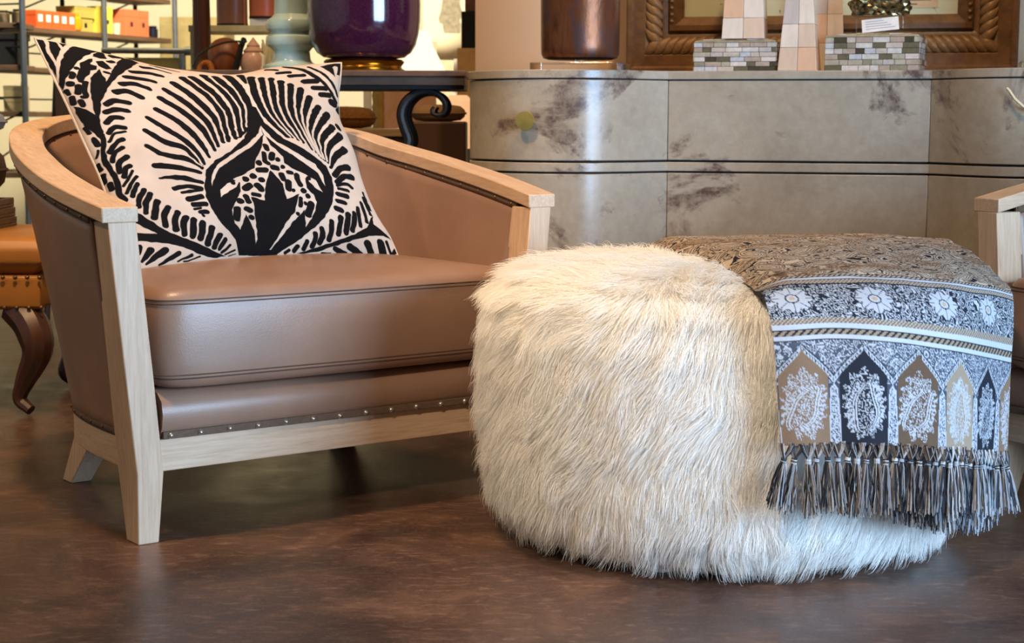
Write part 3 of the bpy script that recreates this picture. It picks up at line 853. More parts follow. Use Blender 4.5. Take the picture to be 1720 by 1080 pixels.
    for q in range(6):
        dd = drop(.035 + q * per + .001, ce + .004, .22 * (-1) ** q, .033); m = z & (k == q)
        put(m & (dd < .004), cols[q]); put(m & (np.abs(dd - .0032) < .0010), PALE * 1.1); put(m & (np.abs(dd + .0005) < .0012), PALE * 1.1)
        put(m & (dd < -.003) & lines(22, 90, .2, 95), PALE)
        put(m & (np.abs(dd - .0095) < .003) & (np.sin(np.arctan2(b - ce, xs) * 26) > .1), PALE)
    # cypress between the arches
    cy = z & (x > .80) & (b > .196)
    put(cy, SLATE * .8)
    wd = np.interp(b, [.198, .204, .285], [.0, .55, 1.0])
    cw = cy & ((1 - x) / .2 < wd); put(cw & (lines(24, 95, .33, 80)), PALE); put(cy & (np.abs((1 - x) / .2 - wd) < .12), PALE)
    return C

def throw():
    NU, NV = 400, 760
    root = thing('throw_blanket', 'grey and tan paisley throw with knotted fringe over the fur pouf', 'blanket', (.6, 2.5, .19))
    off = np.array(root.location)
    rows = [catmull(r, 12) for r in ROWS]
    rows = np.array([resample(r, NU)[0] for r in rows])                     # (11, NU, 3)
    al = np.array([resample(catmull(r, 12), NU)[1] for r in ROWS])
    G = np.zeros((0,)); cols = []
    st = catmull(np.concatenate([rows.reshape(len(ROWS), -1), al], 1), 16)  # smooth along the drape
    n1 = len(st); grid = st[:, :NU * 3].reshape(n1, NU, 3); ag = st[:, NU * 3:]
    # arc length along the drape from the first border (row 6)
    mid = grid[:, NU // 2]; d = np.r_[0, np.cumsum(np.linalg.norm(np.diff(mid, axis=0), axis=1))]; d0 = d[6 * 16]
    t = np.linspace(0, d[-1], NV)
    ii = np.clip(np.searchsorted(d, t) - 1, 0, n1 - 2); f = ((t - d[ii]) / (d[ii + 1] - d[ii] + 1e-12))[:, None]
    V = grid[ii] * (1 - f[..., None]) + grid[ii + 1] * f[..., None]
    A = np.linspace(0, .455, NU)[None].repeat(NV, 0)
    B = (t - d0)[:, None].repeat(NU, 1)
    B = B / (d[-1] - d0) * .285
    # soft folds
    rip = (fbm(A * 9, B * 5 + 3, 41) - .5) * .012
    hang = np.clip(B / .12, 0, 1)
    V[..., 1] -= rip * hang + .004 * np.sin(A * 60) * hang * np.clip(B / .28, 0, 1)
    V[..., 2] += (fbm(A * 12 + 8, B * 10, 43) - .5) * .010 * (1 - hang)
    V[..., 2] -= .019 * np.clip(1 - A / .055, 0, 1) ** 2 * np.clip(1 - B / .05, 0, 1)
    C = weave_color(A, B)
    C *= (1 + .16 * (vnoise(A * 1500, B * 1500, 44) - .5))[..., None]
    Vl = (V - off).reshape(-1, 3)
    a = np.arange(NV * NU).reshape(NV, NU)[:-1, :-1].ravel(); F = np.stack([a, a + NU, a + NU + 1, a + 1], 1)
    me = bpy.data.meshes.new('woven_cloth'); me.vertices.add(len(Vl)); me.vertices.foreach_set('co', Vl.astype(np.float32).ravel())
    me.loops.add(F.size); me.loops.foreach_set('vertex_index', F.astype(np.int32).ravel())
    me.polygons.add(len(F)); me.polygons.foreach_set('loop_start', np.arange(0, F.size, 4, dtype=np.int32)); me.update(calc_edges=True); me.validate(); me.shade_smooth()
    at = me.color_attributes.new('weave', 'FLOAT_COLOR', 'POINT')
    at.data.foreach_set('color', np.concatenate([C.reshape(-1, 3), np.ones((NV * NU, 1))], 1).astype(np.float32).ravel())
    m = NT('jacquard_weave'); an = m.n('ShaderNodeAttribute', attribute_name='weave'); m.base(an.outputs['Color']); m.set(Roughness=.85); m.b.inputs['Specular IOR Level'].default_value = .12
    m.bump(m.noise(m.coord(), 1400, 2), .3, .001)
    cloth = link('woven_cloth', me, m.m, root)
    # second, lower layer of the folded throw under the right half
    # ---- knotted fringe: shared tassel meshes
    def tassel(seed):
        r = random.Random(seed); mb = MB(); cols_ = []
        def thread(path, rad, col):
            k = len(mb.v); mb.tube(path, rad, 3); cols_.extend([col] * (len(mb.v) - k))
        pick = lambda: r.choice([(.02, .022, .03), (.03, .034, .045), (.05, .055, .07), (.40, .40, .42), (.50, .47, .44), (.30, .31, .34), (.16, .11, .08)])
        for s in (-1, 1):
            for q in range(11):
                o = r.uniform(-.0042, .0042); y = r.uniform(-.002, .002)
                thread([(s * .0085 + o, y, .003), (s * .006 + o, y - .002, -.007), (s * .0015 + o * .6, y - .002, -.017), (o * .4, y, -.024)], .00075, pick())
        for q in range(5):
            z = -.020 - q * .0016
            ring = [(.0040 * math.cos(k * PI / 4), .0036 * math.sin(k * PI / 4), z + .0006 * math.sin(k * PI / 2)) for k in range(8)]
            k0 = len(mb.v); mb.tube(ring, .0010, 4, True); cols_.extend([pick()] * (len(mb.v) - k0))
        for q in range(46):
            a = r.uniform(0, 2 * PI); rr = .0120 * math.sqrt(r.random()); L = r.uniform(.062, .082)
            ex, ey = rr * math.cos(a), rr * math.sin(a) * .7; wv = r.uniform(-.003, .003)
            thread([(ex * .2, ey * .3, -.022), (ex * .55, ey * .7, -.034), (ex * .9 + wv, ey, -.024 - L * .5), (ex * 1.05 - wv * .5, ey * 1.1, -.024 - L * .8), (ex * 1.25, ey * 1.2, -.024 - L)], .00085, pick())
        me_ = mesh('tassel', mb.v, mb.f, smooth=False)
        ca = me_.color_attributes.new('thread', 'FLOAT_COLOR', 'POINT'); ca.data.foreach_set('color', np.array([(*c, 1) for c in cols_], np.float32).ravel())
        me_.materials.append(mt.m); return me_
    mt = NT('fringe_thread'); an = mt.n('ShaderNodeAttribute', attribute_name='thread'); mt.base(an.outputs['Color']); mt.set(Roughness=.8); mt.b.inputs['Specular IOR Level'].default_value = .15
    TM = [tassel(s) for s in range(6)]
    hem = V[-1]; tg = np.gradient(hem, axis=0)
    def place(u, dz, dy, lean, sc):
        i = int(u * (NU - 1)); p = hem[i] - off; g = tg[i]
        o = link('tassel', random.choice(TM), None, root, (p[0], p[1] + dy, p[2] + dz))
        o.rotation_euler = (random.uniform(-.06, .06), lean, math.atan2(g[1], g[0])); o.scale = (1, 1, sc)
    NTS = 32
    for k in range(NTS):
        u = (k + .5) / NTS
        place(u, 0, 0, random.uniform(-.08, .08) + (.22 if u < .05 else 0) - (.22 if u > .93 else 0), random.uniform(.92, 1.06))
    # fringe of the under layer
    for k in range(17):
        u = .36 + .55 * (k + .5) / 17
        place(u, -.026, .016, random.uniform(-.12, .12) - (.2 if u > .86 else 0), random.uniform(.9, 1.05))
    ul = [];
    for i in range(int(.34 * NU), int(.93 * NU), 6): ul.append(hem[i] - off)
    Ra = [(p[0], p[1] + .014, p[2] + .09) for p in ul]; Rb = [(p[0], p[1] + .016, p[2] - .024) for p in ul]
    o = MB().rings([Ra, Rb], False, False, False).obj('under_layer', m_plain('slate_weave', srgb(60, 62, 70), .85, 0, .3, 400), root)
    md = o.modifiers.new('thick', 'SOLIDIFY'); md.thickness = .002
throw()

# ------------------------------------------------------------------ parchment chest of drawers
def m_parchment():
    t = NT('stained_parchment'); v = t.coord()
    big = t.noise(v, 2.6, 5, .6, .6); fine = t.noise(v, 38, 7, .72); st = t.noise(v, 3.3, 9, .68, .9); sp = t.noise(v, 60, 3)
    c = t.ramp(big, [(.3, srgb(146, 130, 110)), (.55, srgb(172, 158, 138)), (.75, srgb(184, 174, 160))])
    c = t.mix(.25, c, t.ramp(fine, [(.3, srgb(120, 106, 92)), (.7, srgb(192, 180, 164))]))
    mask = t.ramp(st, [(.565, (0, 0, 0)), (.62, (1, 1, 1))]); brk = t.ramp(fine, [(.36, (.25, .25, .25)), (.6, (1, 1, 1))])
    c = t.mix(t.mix(1.0, mask, brk, 'MULTIPLY'), c, srgb(92, 72, 64))
    t.base(c); t.set(Roughness=.34); t.b.inputs['Coat Weight'].default_value = .25; t.b.inputs['Coat Roughness'].default_value = .2
    t.bump(fine, .05, .001); return t.m
M['parchment'] = m_parchment()
M['brass'] = m_plain('dull_brass', srgb(176, 160, 92), .42, .7, .15)
M['black'] = m_plain('black_gap', srgb(14, 13, 12), .8)
def dresser():
    root = thing('chest_of_drawers', 'serpentine mottled parchment chest of drawers against the tan wall', 'chest of drawers', DR_LOC, DR_ROT)
    side = [(0, 0), (.035, -.035), (.075, -.085), (.12, -.13), (.17, -.165), (.23, -.183), (.30, -.185), (.37, -.165), (.43, -.125), (.485, -.07), (.52, -.015), (.53, .02)]
    J = .3254
    secL = catmull([(-J - x, y, 0) for x, y in side], 4)[:, :2]; secC = np.stack([np.linspace(-J, J, 9), np.zeros(9)], 1); secR = secL * (-1, 1)
    DEP = .40
    def slab(name, curve, z0, z1, off, th, mat):
        # curved front board, th thick, following the curve; off pushes it outwards
        P = np.array(curve); tg = np.gradient(P, axis=0); tg /= np.linalg.norm(tg, axis=1)[:, None]
        nm = np.stack([tg[:, 1], -tg[:, 0]], 1); nm *= np.sign(-nm[len(nm) // 2, 1] if abs(nm[len(nm) // 2, 1]) > 1e-6 else 1)
        A = P + nm * off; B = P + nm * (off - th)
        R = [[(A[i][0], A[i][1], z0), (B[i][0], B[i][1], z0), (B[i][0], B[i][1], z1), (A[i][0], A[i][1], z1)] for i in range(len(P))]
        return bevel(MB().rings(R).obj(name, mat, root, sharp=40), .0018, 2, 50)
    outline = np.vstack([secL[::-1], secC[1:-1], secR])
    def plate(name, z0, z1, off, mat):
        O = outline.copy(); O[:, 1] -= off; O[:, 0] *= 1 + off * .9
        poly = [tuple(p) for p in O] + [(O[-1][0], DEP), (O[0][0], DEP)]
        return bevel(MB().rings([[(x, y, z0) for x, y in poly], [(x, y, z1) for x, y in poly]]).obj(name, mat, root, sharp=40), .0015, 2, 50)
    plate('carcass', .05, .824, -.014, M['black'])
    plate('top_slab', .8215, .8425, .004, M['parchment'])
    for i, (z0, z1) in enumerate(((.617, .8185), (.375, .584), (.130, .342))):
        for sec in (secL[::-1], secC, secR):
            dr = slab('drawer', sec, z0, z1, .0, .02, M['parchment'])
            cx = sec[len(sec) // 2]
            if sec is not secC:
                s = -1 if cx[0] < 0 else 1
                k = MB().lathe([(.006, 0), (.006, .014), (.019, .016), (.0235, .019), (.0245, .023), (.0235, .027), (.001, .0285)], 28).mesh('knob'); k.materials.append(M['brass'])
                o = link('knob', k, None, dr, (s * (J + .325), -.183, (z0 + z1) / 2 - .002)); o.rotation_euler = (PI / 2, 0, s * .10)
    for z0, z1 in ((.589, .6115), (.347, .370), (.09, .125)): plate('band', z0, z1, .001, M['parchment'])
    for x in (-.855, .855):   # side panels
        bevel(MB().box(min(x, x * .975), max(x, x * .975), .02, DEP, .09, .8205).obj('side_panel', M['parchment'], root, smooth=False), .002)
    for x, y in ((-.80, .33), (.80, .33), (-.62, -.10), (.62, -.10)):
        MB().lathe([(.022, 0), (.03, .01), (.03, .09)], 16, (x, y)).obj('foot', M['black'], root)
    return root
dresser()
DT = .8425
on_top = lambda x, y, z=DT: tuple(dresser_world(x, y, z))

# loose cream tag string hanging on the right drawer
p0 = dresser_world(.50, -.185, .79)
tag(MB().tube([tuple(dresser_world(.497, -.186, .795)), tuple(dresser_world(.503, -.190, .788)), tuple(dresser_world(.515, -.194, .770)), tuple(dresser_world(.535, -.196, .752)), tuple(dresser_world(.56, -.197, .742))], .0032, 6).obj('tag_ribbon', m_plain('cream_ribbon', srgb(226, 206, 170), .7)),
    'short cream ribbon loop on the right drawer of the parchment chest', 'ribbon')

# bronze vessel lamps on acrylic plinths
def m_bronze():
    t = NT('patinated_bronze'); v = t.coord((1, 1, .25)); a = t.noise(v, 30, 7, .65, .5); b = t.noise(t.coord(), 90, 4)
    t.base(t.ramp(a, [(.3, srgb(70, 40, 26)), (.5, srgb(124, 74, 46)), (.7, srgb(84, 80, 88))])); t.set(Metallic=.7, Roughness=.36); t.bump(b, .25, .002); return t.m
M['bronze'] = m_bronze()
def vessel(x, y, label):
    r = thing('table_lamp', label, 'table lamp', on_top(x, y), DR_ROT, 'bronze drum lamps on the chest')
    bevel(MB().box(-.112, .112, -.085, .085, 0, .019).obj('acrylic_plinth', M['acrylic'], r, smooth=False), .001)
    MB().lathe([(.012, .0195), (.012, .027)], 16).obj('spacer', M['acrylic'], r)
    MB().lathe([(.001, .0275), (.082, .028), (.094, .032), (.099, .042), (.100, .06), (.1015, .2), (.1025, .33), (.098, .345), (.06, .35), (.03, .352), (.03, .38)], 56).obj('bronze_drum', M['bronze'], r)
    return r
vessel(-.545, -.055, 'brown bronze drum lamp base standing alone on clear plinth beside the mirror frame')
vessel(.645, -.02, 'second bronze drum lamp base past the far end of the mirror frame')

# carved mirror
def mirror():
    r = thing('wall_mirror', 'large mirror in a carved brown rope-twist frame standing on the chest', 'mirror', on_top(.028, .335), DR_ROT)
    fr = m_wood('aged_brown_gilt', srgb(72, 46, 24), srgb(122, 84, 44), (1, 1, 1), 40, .45, .4); fr2 = m_wood('rope_gilt', srgb(96, 64, 34), srgb(150, 112, 68), (1, 1, 1), 50, .45, .3)
    W, Hh, w = .515, 1.05, .155                      # half width, height, member width
    # profile across a member: distance from outer edge, thickness towards the room
    prof = [(0, .0), (0, .045), (.006, .052), (.016, .052), (.022, .046), (.050, .046), (.054, .042), (.098, .030), (.112, .024), (.118, .034), (.132, .036), (.140, .030), (.155, .018), (.155, .0)]
    def loop(d): return [(-W + d, d), (W - d, d), (W - d, Hh - d), (-W + d, Hh - d)]
    rings = [[(x, -t, z) for x, z in loop(d)] for d, t in prof]
    mb = MB(); n = 4; 
    for q in rings: mb.v += q
    for i in range(len(rings) - 1):
        for j in range(4): mb.f.append((i * 4 + j, i * 4 + (j + 1) % 4, (i + 1) * 4 + (j + 1) % 4, (i + 1) * 4 + j))
    frame = mb.obj('carved_frame', fr, r, sharp=30)
    # rope twist: one carved lobe after another
    c = .076
    lob = MB()
    R = []
    for k in range(9):
        s = k / 8; rad = .0155 * math.sin(PI * min(max(s, .04), .96)) ** .6
        R.append([((s - .5) * .062, rad * math.cos(2 * PI * j / 8), rad * math.sin(2 * PI * j / 8)) for j in range(8)])
    lm = lob.rings(R).mesh('rope_lobe', sharp=80); lm.materials.append(fr2)
    def put(x, z, ang):
        o = link('rope_lobe', lm, None, frame, (x, -.040, z)); o.rotation_euler = (0, ang, 0)
    n1 = int((2 * W - 2 * c) / .0235)
    for k in range(n1 + 1):
        x = -W + c + (2 * W - 2 * c) * k / n1
        put(x, c, -.75 if x < 0 else .75); 
    n2 = int((Hh - 2 * c) / .0235)
    for k in range(1, n2):
        z = c + (Hh - 2 * c) * k / n2
        put(-W + c, z, .75); put(W - c, z, -.75)
    # beaded inner slip
    bead = MB().lathe([(.0001, -.005), (.0045, -.003), (.006, 0), (.0045, .003), (.0001, .005)], 8).mesh('bead', sharp=80); bead.materials.append(fr2)
    for k in range(1, 45):
        z = .125 + (Hh - .25) * k / 45
        for s in (-1, 1): link('bead', bead, None, frame, (s * (W - .124), -.036, z))
    t = NT('antique_mirror'); v = t.coord(); sp = t.noise(v, 55, 4, .6)
    t.base(t.ramp(sp, [(.66, srgb(226, 222, 184)), (.72, srgb(120, 116, 92))])); t.set(Metallic=.35, Roughness=.3)
    MB().box(-W + .15, W - .15, -.014, -.008, .15, Hh - .15).obj('mirror_glass', t.m, r, smooth=False)
    MB().box(-W + .01, W - .01, 0, .012, .01, Hh - .01).obj('backing_board', fr, r, smooth=False)
    # paper sticker with small print on the glass
    st = MB().box(.20, .31, -.0155, -.0145, .172, .30).obj('paper_sticker', m_plain('tan_paper', srgb(206, 178, 140), .8), r, smooth=False)
    ink = m_plain('sticker_ink', srgb(120, 92, 66), .8)
    for k in range(5): MB().box(.206, .206 + (.05, .085, .06, .09, .04)[k], -.0162, -.0156, .180 + k * .011, .1835 + k * .011).obj('print_line', ink, st, smooth=False)
mirror()

# mother of pearl boxes, tile by tile
PEARL = []
for k, c in enumerate([(230, 214, 200), (212, 194, 178), (190, 178, 156), (158, 148, 124), (118, 108, 84), (222, 214, 204), (190, 168, 150), (84, 76, 60), (204, 190, 180), (206, 204, 206)]):
    t = NT('pearl_shell_%d' % k); v = t.coord(); nz = t.noise(v, 60, 4, .6, 1.0); b = srgb(*c)
    t.base(t.ramp(nz, [(.3, tuple(x * .7 for x in b[:3]) + (1,)), (.7, b)])); t.set(Roughness=.18); t.b.inputs['Coat Weight'].default_value = .6
    PEARL.append(t.m)
def pearl_box(x, y, w, d, h, rot, label, seed):
    r_ = random.Random(seed)
    r = thing('pearl_box', label, 'decorative box', on_top(x, y), DR_ROT + rot, 'mother of pearl boxes on the chest')
    body = MB().box(-w / 2, w / 2, -d / 2, d / 2, 0.0, h).obj('box_body', M['black'], r, smooth=False)
    rows = 6; rh = h / rows
    def run(L, place):
        for i in range(rows):
            p = 0.0
            while p < L - .004:
                tw = min(r_.choice([.022, .028, .032, .036, .042]), L - p)
                if L - p - tw < .010: tw = L - p
                place(p + .0006, p + tw - .0006, i * rh + .0006, (i + 1) * rh - .0006, r_.choice(PEARL), r_.uniform(.0008, .002)); p += tw
    run(w, lambda a, b, z0, z1, m, t: MB().box(-w / 2 + a, -w / 2 + b, -d / 2 - t, -d / 2 + .001, z0, z1).obj('shell_tile', m, r, smooth=False))
    run(d, lambda a, b, z0, z1, m, t: MB().box(w / 2 - .001, w / 2 + t, -d / 2 + a, -d / 2 + b, z0, z1).obj('shell_tile', m, r, smooth=False))
    run(d, lambda a, b, z0, z1, m, t: MB().box(-w / 2 - t, -w / 2 + .001, -d / 2 + a, -d / 2 + b, z0, z1).obj('shell_tile', m, r, smooth=False))
    # slightly crowned lid covered in tiles
    lid = MB().rings([[(sx * w / 2 * s, sy * d / 2 * s, z) for sx, sy in ((-1, -1), (1, -1), (1, 1), (-1, 1))] for s, z in ((1.0, h + .0005), (.97, h + .0045), (.80, h + .0075))]).obj('lid', PEARL[3], r, sharp=10)
    nx = int(w / .03)
    for i in range(nx):
        for j in range(4):
            x0 = -w * .4 + w * .8 * i / nx; y0 = -d * .4 + d * .8 * j / 4
            MB().box(x0 + .0005, x0 + w * .8 / nx - .0005, y0 + .0005, y0 + d * .2 - .0005, h + .007, h + .0085 + r_.uniform(0, .001)).obj('lid_tile', r_.choice(PEARL), lid, smooth=False)
    return h + .0098
top1 = pearl_box(-.160, .085, .208, .13, .072, 0, 'greenish mother of pearl box carrying the stone obelisk', 3)
top2 = pearl_box(.188, .090, .232, .14, .083, -.12, 'pink and silver mother of pearl box carrying the mineral specimen', 5)

# stone obelisks of stacked blocks
def m_selenite(name, c):
    t = NT(name); v = t.coord((1, 1, .3)); nz = t.noise(v, 45, 5, .6, .6)
    t.base(t.ramp(nz, [(.3, tuple(x * .86 for x in c[:3]) + (1,)), (.7, c)])); t.set(Roughness=.3)
    t.b.inputs['Subsurface Weight'].default_value = .3; t.b.inputs['Subsurface Radius'].default_value = (.02, .015, .012); t.b.inputs['Coat Weight'].default_value = .4
    return t.m
STONE = [m_selenite('pale_pink_stone', srgb(226, 196, 170)), m_selenite('peach_stone', srgb(230, 186, 152)), m_selenite('white_stone', srgb(236, 218, 200)), m_selenite('smoky_crystal', srgb(206, 190, 180))]
def obelisk(x, y, z, w0, taper, levels, rot, label):
    r = thing('stone_obelisk', label, 'obelisk', on_top(x, y, z), DR_ROT + rot, 'stone obelisks on the chest')
    zz = 0; w = w0
    for i, h in enumerate(levels):
        w1 = max(w - taper * h, .004)
        for q, (sx) in enumerate((-1, 1)):     # each course is two blocks side by side
            R = [[(sx * a, b, c) for a, b, c in ((.0004, -v / 2, u), (v / 2, -v / 2, u), (v / 2, v / 2, u), (.0004, v / 2, u))] for u, v in ((zz + .0003, w), (zz + h - .0003, w1))]
            bevel(MB().rings(R).obj('stone_block', STONE[(i * 2 + q * 1 + int(x * 50)) % 3 if i < 2 else 3 - q], r, sharp=20), .001)
        zz += h; w = w1
    MB().rings([[(sx * w / 2, sy * w / 2, zz) for sx, sy in ((-1, -1), (1, -1), (1, 1), (-1, 1))], [(sx * .002, sy * .002, zz + w * .9) for sx, sy in ((-1, -1), (1, -1), (1, 1), (-1, 1))]]).obj('point', STONE[2], r, sharp=20)
obelisk(.0, .055, DT, .098, .16, (.058, .058, .075, .12, .12), -.05, 'pale stone obelisk standing on the chest between the pearl boxes, in front')
obelisk(.058, .222, DT, .096, .12, (.075, .075, .09, .12), .04, 'peach stone obelisk behind the other one between the pearl boxes')
obelisk(-.142, .085, DT + top1, .108, .10, (.052, .07, .09, .10), .0, 'pale pink stone obelisk standing on the greenish pearl box')

# mineral specimen on its clear block
r = thing('mineral_specimen', 'glittering grey brown mineral cluster on a clear block with a paper tag', 'mineral', on_top(.196, .075, DT + top2), DR_ROT)
bevel(MB().box(-.058, .058, -.032, .032, 0, .044).obj('acrylic_block', M['acrylic'], r, smooth=False), .0015)
tt = NT('pyrite'); nz = tt.noise(tt.coord(), 90, 3); tt.base(tt.ramp(nz, [(.35, srgb(50, 44, 30)), (.6, srgb(150, 128, 84)), (.75, srgb(214, 210, 200))])); tt.set(Metallic=.8, Roughness=.25)
bm = bmesh.new(); bmesh.ops.create_icosphere(bm, subdivisions=4, radius=1)
for v in bm.verts:
    n_ = fbm(np.array([v.co.x * 5 + 9]), np.array([v.co.y * 5 + v.co.z * 7]), 12)[0]; v.co *= .8 + .55 * n_
    v.co = Vector((v.co.x * .068, v.co.y * .04, max(v.co.z, -.55) * .042 + .0705 - .003))
zmin = min(v.co.z for v in bm.verts)
for v in bm.verts: v.co.z += .0445 - zmin
me = bpy.data.meshes.new('crystal_cluster'); bm.to_mesh(me); bm.free(); link('crystal_cluster', me, tt.m, r)
tg_ = MB().box(-.045, .045, -.0008, .0008, -.016, .016).obj('paper_tag', m_plain('white_card', srgb(226, 214, 204), .8), r, smooth=False); tg_.location = (.002, -.036, .021); tg_.rotation_euler = (-.1, -.10, 0)
for k in range(4): MB().box(-.036, .036 - k * .009, -.0012, -.0009, -.009 + k * .006, -.0075 + k * .006).obj('print_line', m_plain('tag_ink', srgb(150, 140, 138), .8), tg_, smooth=False)

# ------------------------------------------------------------------ console table with iron scrolls
def table():
    r = thing('console_table', 'dark topped console table on black wrought iron scroll legs', 'table', (-.56, 4.62, 0))
    top = m_plain('dark_stone_top', srgb(58, 50, 46), .45, 0, .35, 18, .1)
    bevel(MB().box(-.46, .435, -.15, .26, .832, .8475).obj('table_top', m_plain('brown_edge_top', srgb(92, 66, 50), .45, 0, .3, 30), r, smooth=False), .002)
    bevel(MB().box(-.452, .432, -.145, .255, .808, .832).obj('stone_apron', top, r, smooth=False), .002)
    bevel(MB().box(-.44, .43, -.135, .245, .798, .808).obj('iron_frame', M['iron'], r, smooth=False), .001)
    # S scroll legs
    for x, yy in ((.305, -.11), (.305, .16), (-.335, -.11), (-.335, .16), (.12, .02)):
        if x == .12: continue
        pts = [(.094, .752), (.088, .744), (.090, .735), (.102, .730), (.116, .733), (.124, .746), (.122, .765), (.106, .783), (.078, .793), (.050, .790), (.026, .775), (.010, .752), (.006, .725), (.014, .695), (.024, .665), (.018, .64), (.000, .60), (-.03, .54), (-.05, .45), (-.045, .34), (-.01, .22), (.05, .12), (.09, .06), (.10, .02), (.10, .004)]
        C = catmull([(a, 0, z) for a, z in pts], 4)
        rad = list(np.interp(np.linspace(0, 1, len(C)), [0, .12, .3, .45, .6, 1], [.004, .006, .009, .013, .014, .014]))
        MB().tube([(x - .05 + a, yy, z) for a, _, z in C], rad, 10).obj('scroll_leg', M['iron'], r)
    bevel(MB().box(.06, .075, -.02, .0, .785, .7975).obj('plug', M['iron'], r, smooth=False), .002)
    MB().tube([(.0675, -.01, .786), (.067, -.012, .74), (.069, -.012, .70), (.078, -.012, .66), (.09, -.01, .60), (.10, 0, .4), (.12, .02, .05)], .0022, 6).obj('cord', m_plain('grey_cord', srgb(110, 100, 84), .6), r)
table()
TT = .8475
# purple jar lamp
r = thing('table_lamp', 'glossy dark purple ceramic jar lamp with gold foot on the console table', 'table lamp', (-.411, 4.66, TT))
pm = NT('plum_glaze'); nz = pm.noise(pm.coord(), 200, 2); pm.base(pm.ramp(nz, [(.3, srgb(46, 16, 38)), (.7, srgb(70, 26, 54))])); pm.set(Roughness=.12); pm.b.inputs['Coat Weight'].default_value = .5
MB().lathe([(.001, .036), (.09, .036), (.112, .040), (.130, .053), (.143, .075), (.151, .105), (.155, .14), (.156, .18), (.155, .24), (.150, .30), (.135, .35), (.10, .38), (.05, .395), (.03, .40)], 64).obj('jar_body', pm.m, r)
MB().lathe([(.100, 0), (.112, .001), (.113, .006), (.106, .010), (.103, .016), (.108, .022), (.112, .028), (.106, .034), (.09, .0355)], 56).obj('gold_foot', m_plain('polished_gold', srgb(196, 150, 70), .22, 1.0, .1), r)
MB().lathe([(.03, .401), (.028, .44), (.012, .45), (.012, .52)], 24).obj('lamp_neck', m_plain('polished_gold_neck', srgb(196, 150, 70), .22, 1.0, .1), r)
# teal baluster lamp
r = thing('table_lamp', 'pale teal glazed turned column lamp on the console table', 'table lamp', (-.628, 4.79, TT))
tm = NT('celadon_glaze'); tm.base(tm.ramp(tm.noise(tm.coord(), 20, 3), [(.3, srgb(176, 204, 196)), (.7, srgb(200, 222, 212))])); tm.set(Roughness=.16); tm.b.inputs['Coat Weight'].default_value = .4
MB().lathe([(.075, 0), (.08, .004), (.08, .02), (.06, .03), (.054, .04), (.052, .062), (.058, .07), (.070, .078), (.073, .09), (.070, .102), (.060, .110), (.060, .114), (.070, .122), (.073, .135), (.068, .148), (.054, .157), (.048, .165), (.046, .25), (.046, .4), (.06, .42), (.02, .43), (.012, .5)], 48).obj('turned_column', tm.m, r)

# ------------------------------------------------------------------ storage shelves at the back
STEEL = m_plain('grey_steel', srgb(112, 118, 124), .4, .6, .15); PLANK = m_wood('brown_shelf_plank', srgb(78, 58, 40), srgb(116, 90, 64), (.2, 1, 1), 40, .6)
A0 = Vector((-2.03, 7.0, 0)); AD = Vector((.35, .937, 0)); AN = Vector((-.937, .35, 0)); AR = math.atan2(.937, .35)
BOARDS = (.20, .50, .745, .93, 1.097, 1.28, 1.50)
def shelf_unit(label, loc, rot, L, D, posts, shared=False):
    r = thing('storage_shelf', label, 'shelf', loc, rot, 'steel and plank storage shelves')
    for x in posts:
        MB().tube([(x, 0, 0), (x, 0, 1.7)], .0125, 10).obj('post', STEEL, r)
        if not (shared and x > 0): MB().tube([(x, D, 0), (x, D, 1.7)], .0105, 8).obj('post', M['iron'], r)
    for z in BOARDS: bevel(MB().box(0.013, L - .013, .012, D - .012, z - .022, z).obj('shelf_board', PLANK, r, smooth=False), .002)
    for a, b in zip(posts[:-1], posts[1:]):
        for z0, z1 in ((.93, 1.097), (1.097, 1.28), (1.28, 1.5), (.5, .745)):
            MB().tube([(a, D, z0), (b, 0 if shared else D, z1)], .004, 6).obj('brace', M['iron'], r)
    for z in (1.00, 1.17, .80): MB().tube([(0, D, z), (L, 0 if shared else D, z)], .004, 6).obj('brace', M['iron'], r)
    return r
shelf_unit('grey steel storage shelf holding the orange and yellow boxes', A0, AR, 1.174, .22, (0.0, .587, 1.174))
shelf_unit('grey steel storage shelf holding the black bin', (-2.575, 6.74, 0), 0, .62, .22, (0.0, .62), True)
def onA(s, o, z=1.097): 
    p = A0 + AD * (s * 1.174) + AN * o; return (p.x, p.y, z)
ORANGE = m_plain('orange_card', srgb(236, 98, 44), .6, 0, .06); YELLOW = m_plain('yellow_card', srgb(226, 206, 84), .6, 0, .06); OLIVE = m_plain('olive_card', srgb(176, 164, 82), .6, 0, .08); CORAL = m_plain('coral_card', srgb(240, 120, 76), .6, 0, .05)
WHITE = m_plain('white_label', srgb(240, 238, 228), .7, 0, .03); DARKJ = m_plain('dark_glass_jar', srgb(30, 28, 40), .15); KRAFT = m_plain('kraft_card', srgb(188, 170, 126), .8, 0, .1)
def card_box(name, label, cat, loc, rot, w, d, h, mat, lab=None, group=None, band=None):
    r = thing(name, label, cat, loc, rot, group)
    bevel(MB().box(-w / 2, w / 2, 0, d, 0, h * .72).obj('box_base', mat, r, smooth=False), .001)
    bevel(MB().box(-w / 2 - .0008, w / 2 + .0008, -.0008, d + .0008, h * .72, h).obj('box_lid', mat, r, smooth=False), .001)
    if lab: MB().box(-lab / 2, lab / 2, -.0022, -.0010, h * .36, h * .36 + lab).obj('label', band or WHITE, r, smooth=False)
    return r
for k in range(5):
    card_box('candle_box', ('small orange box with a white label ending its row by the steel post', 'small orange box with a white label between two others like it', 'small orange box with a white label ending its row beside the amber jar')[0 if k == 0 else 2 if k == 4 else 1], 'box', onA(.125 + .0475 * k, .02), AR, .0535, .09, .074, ORANGE, .03, 'five orange candle boxes')
r = thing('glass_jar', 'round amber glass jar next to the row of orange boxes', 'jar', onA(.375, .05)); am = m_plain('amber_glass', srgb(226, 150, 30), .15)
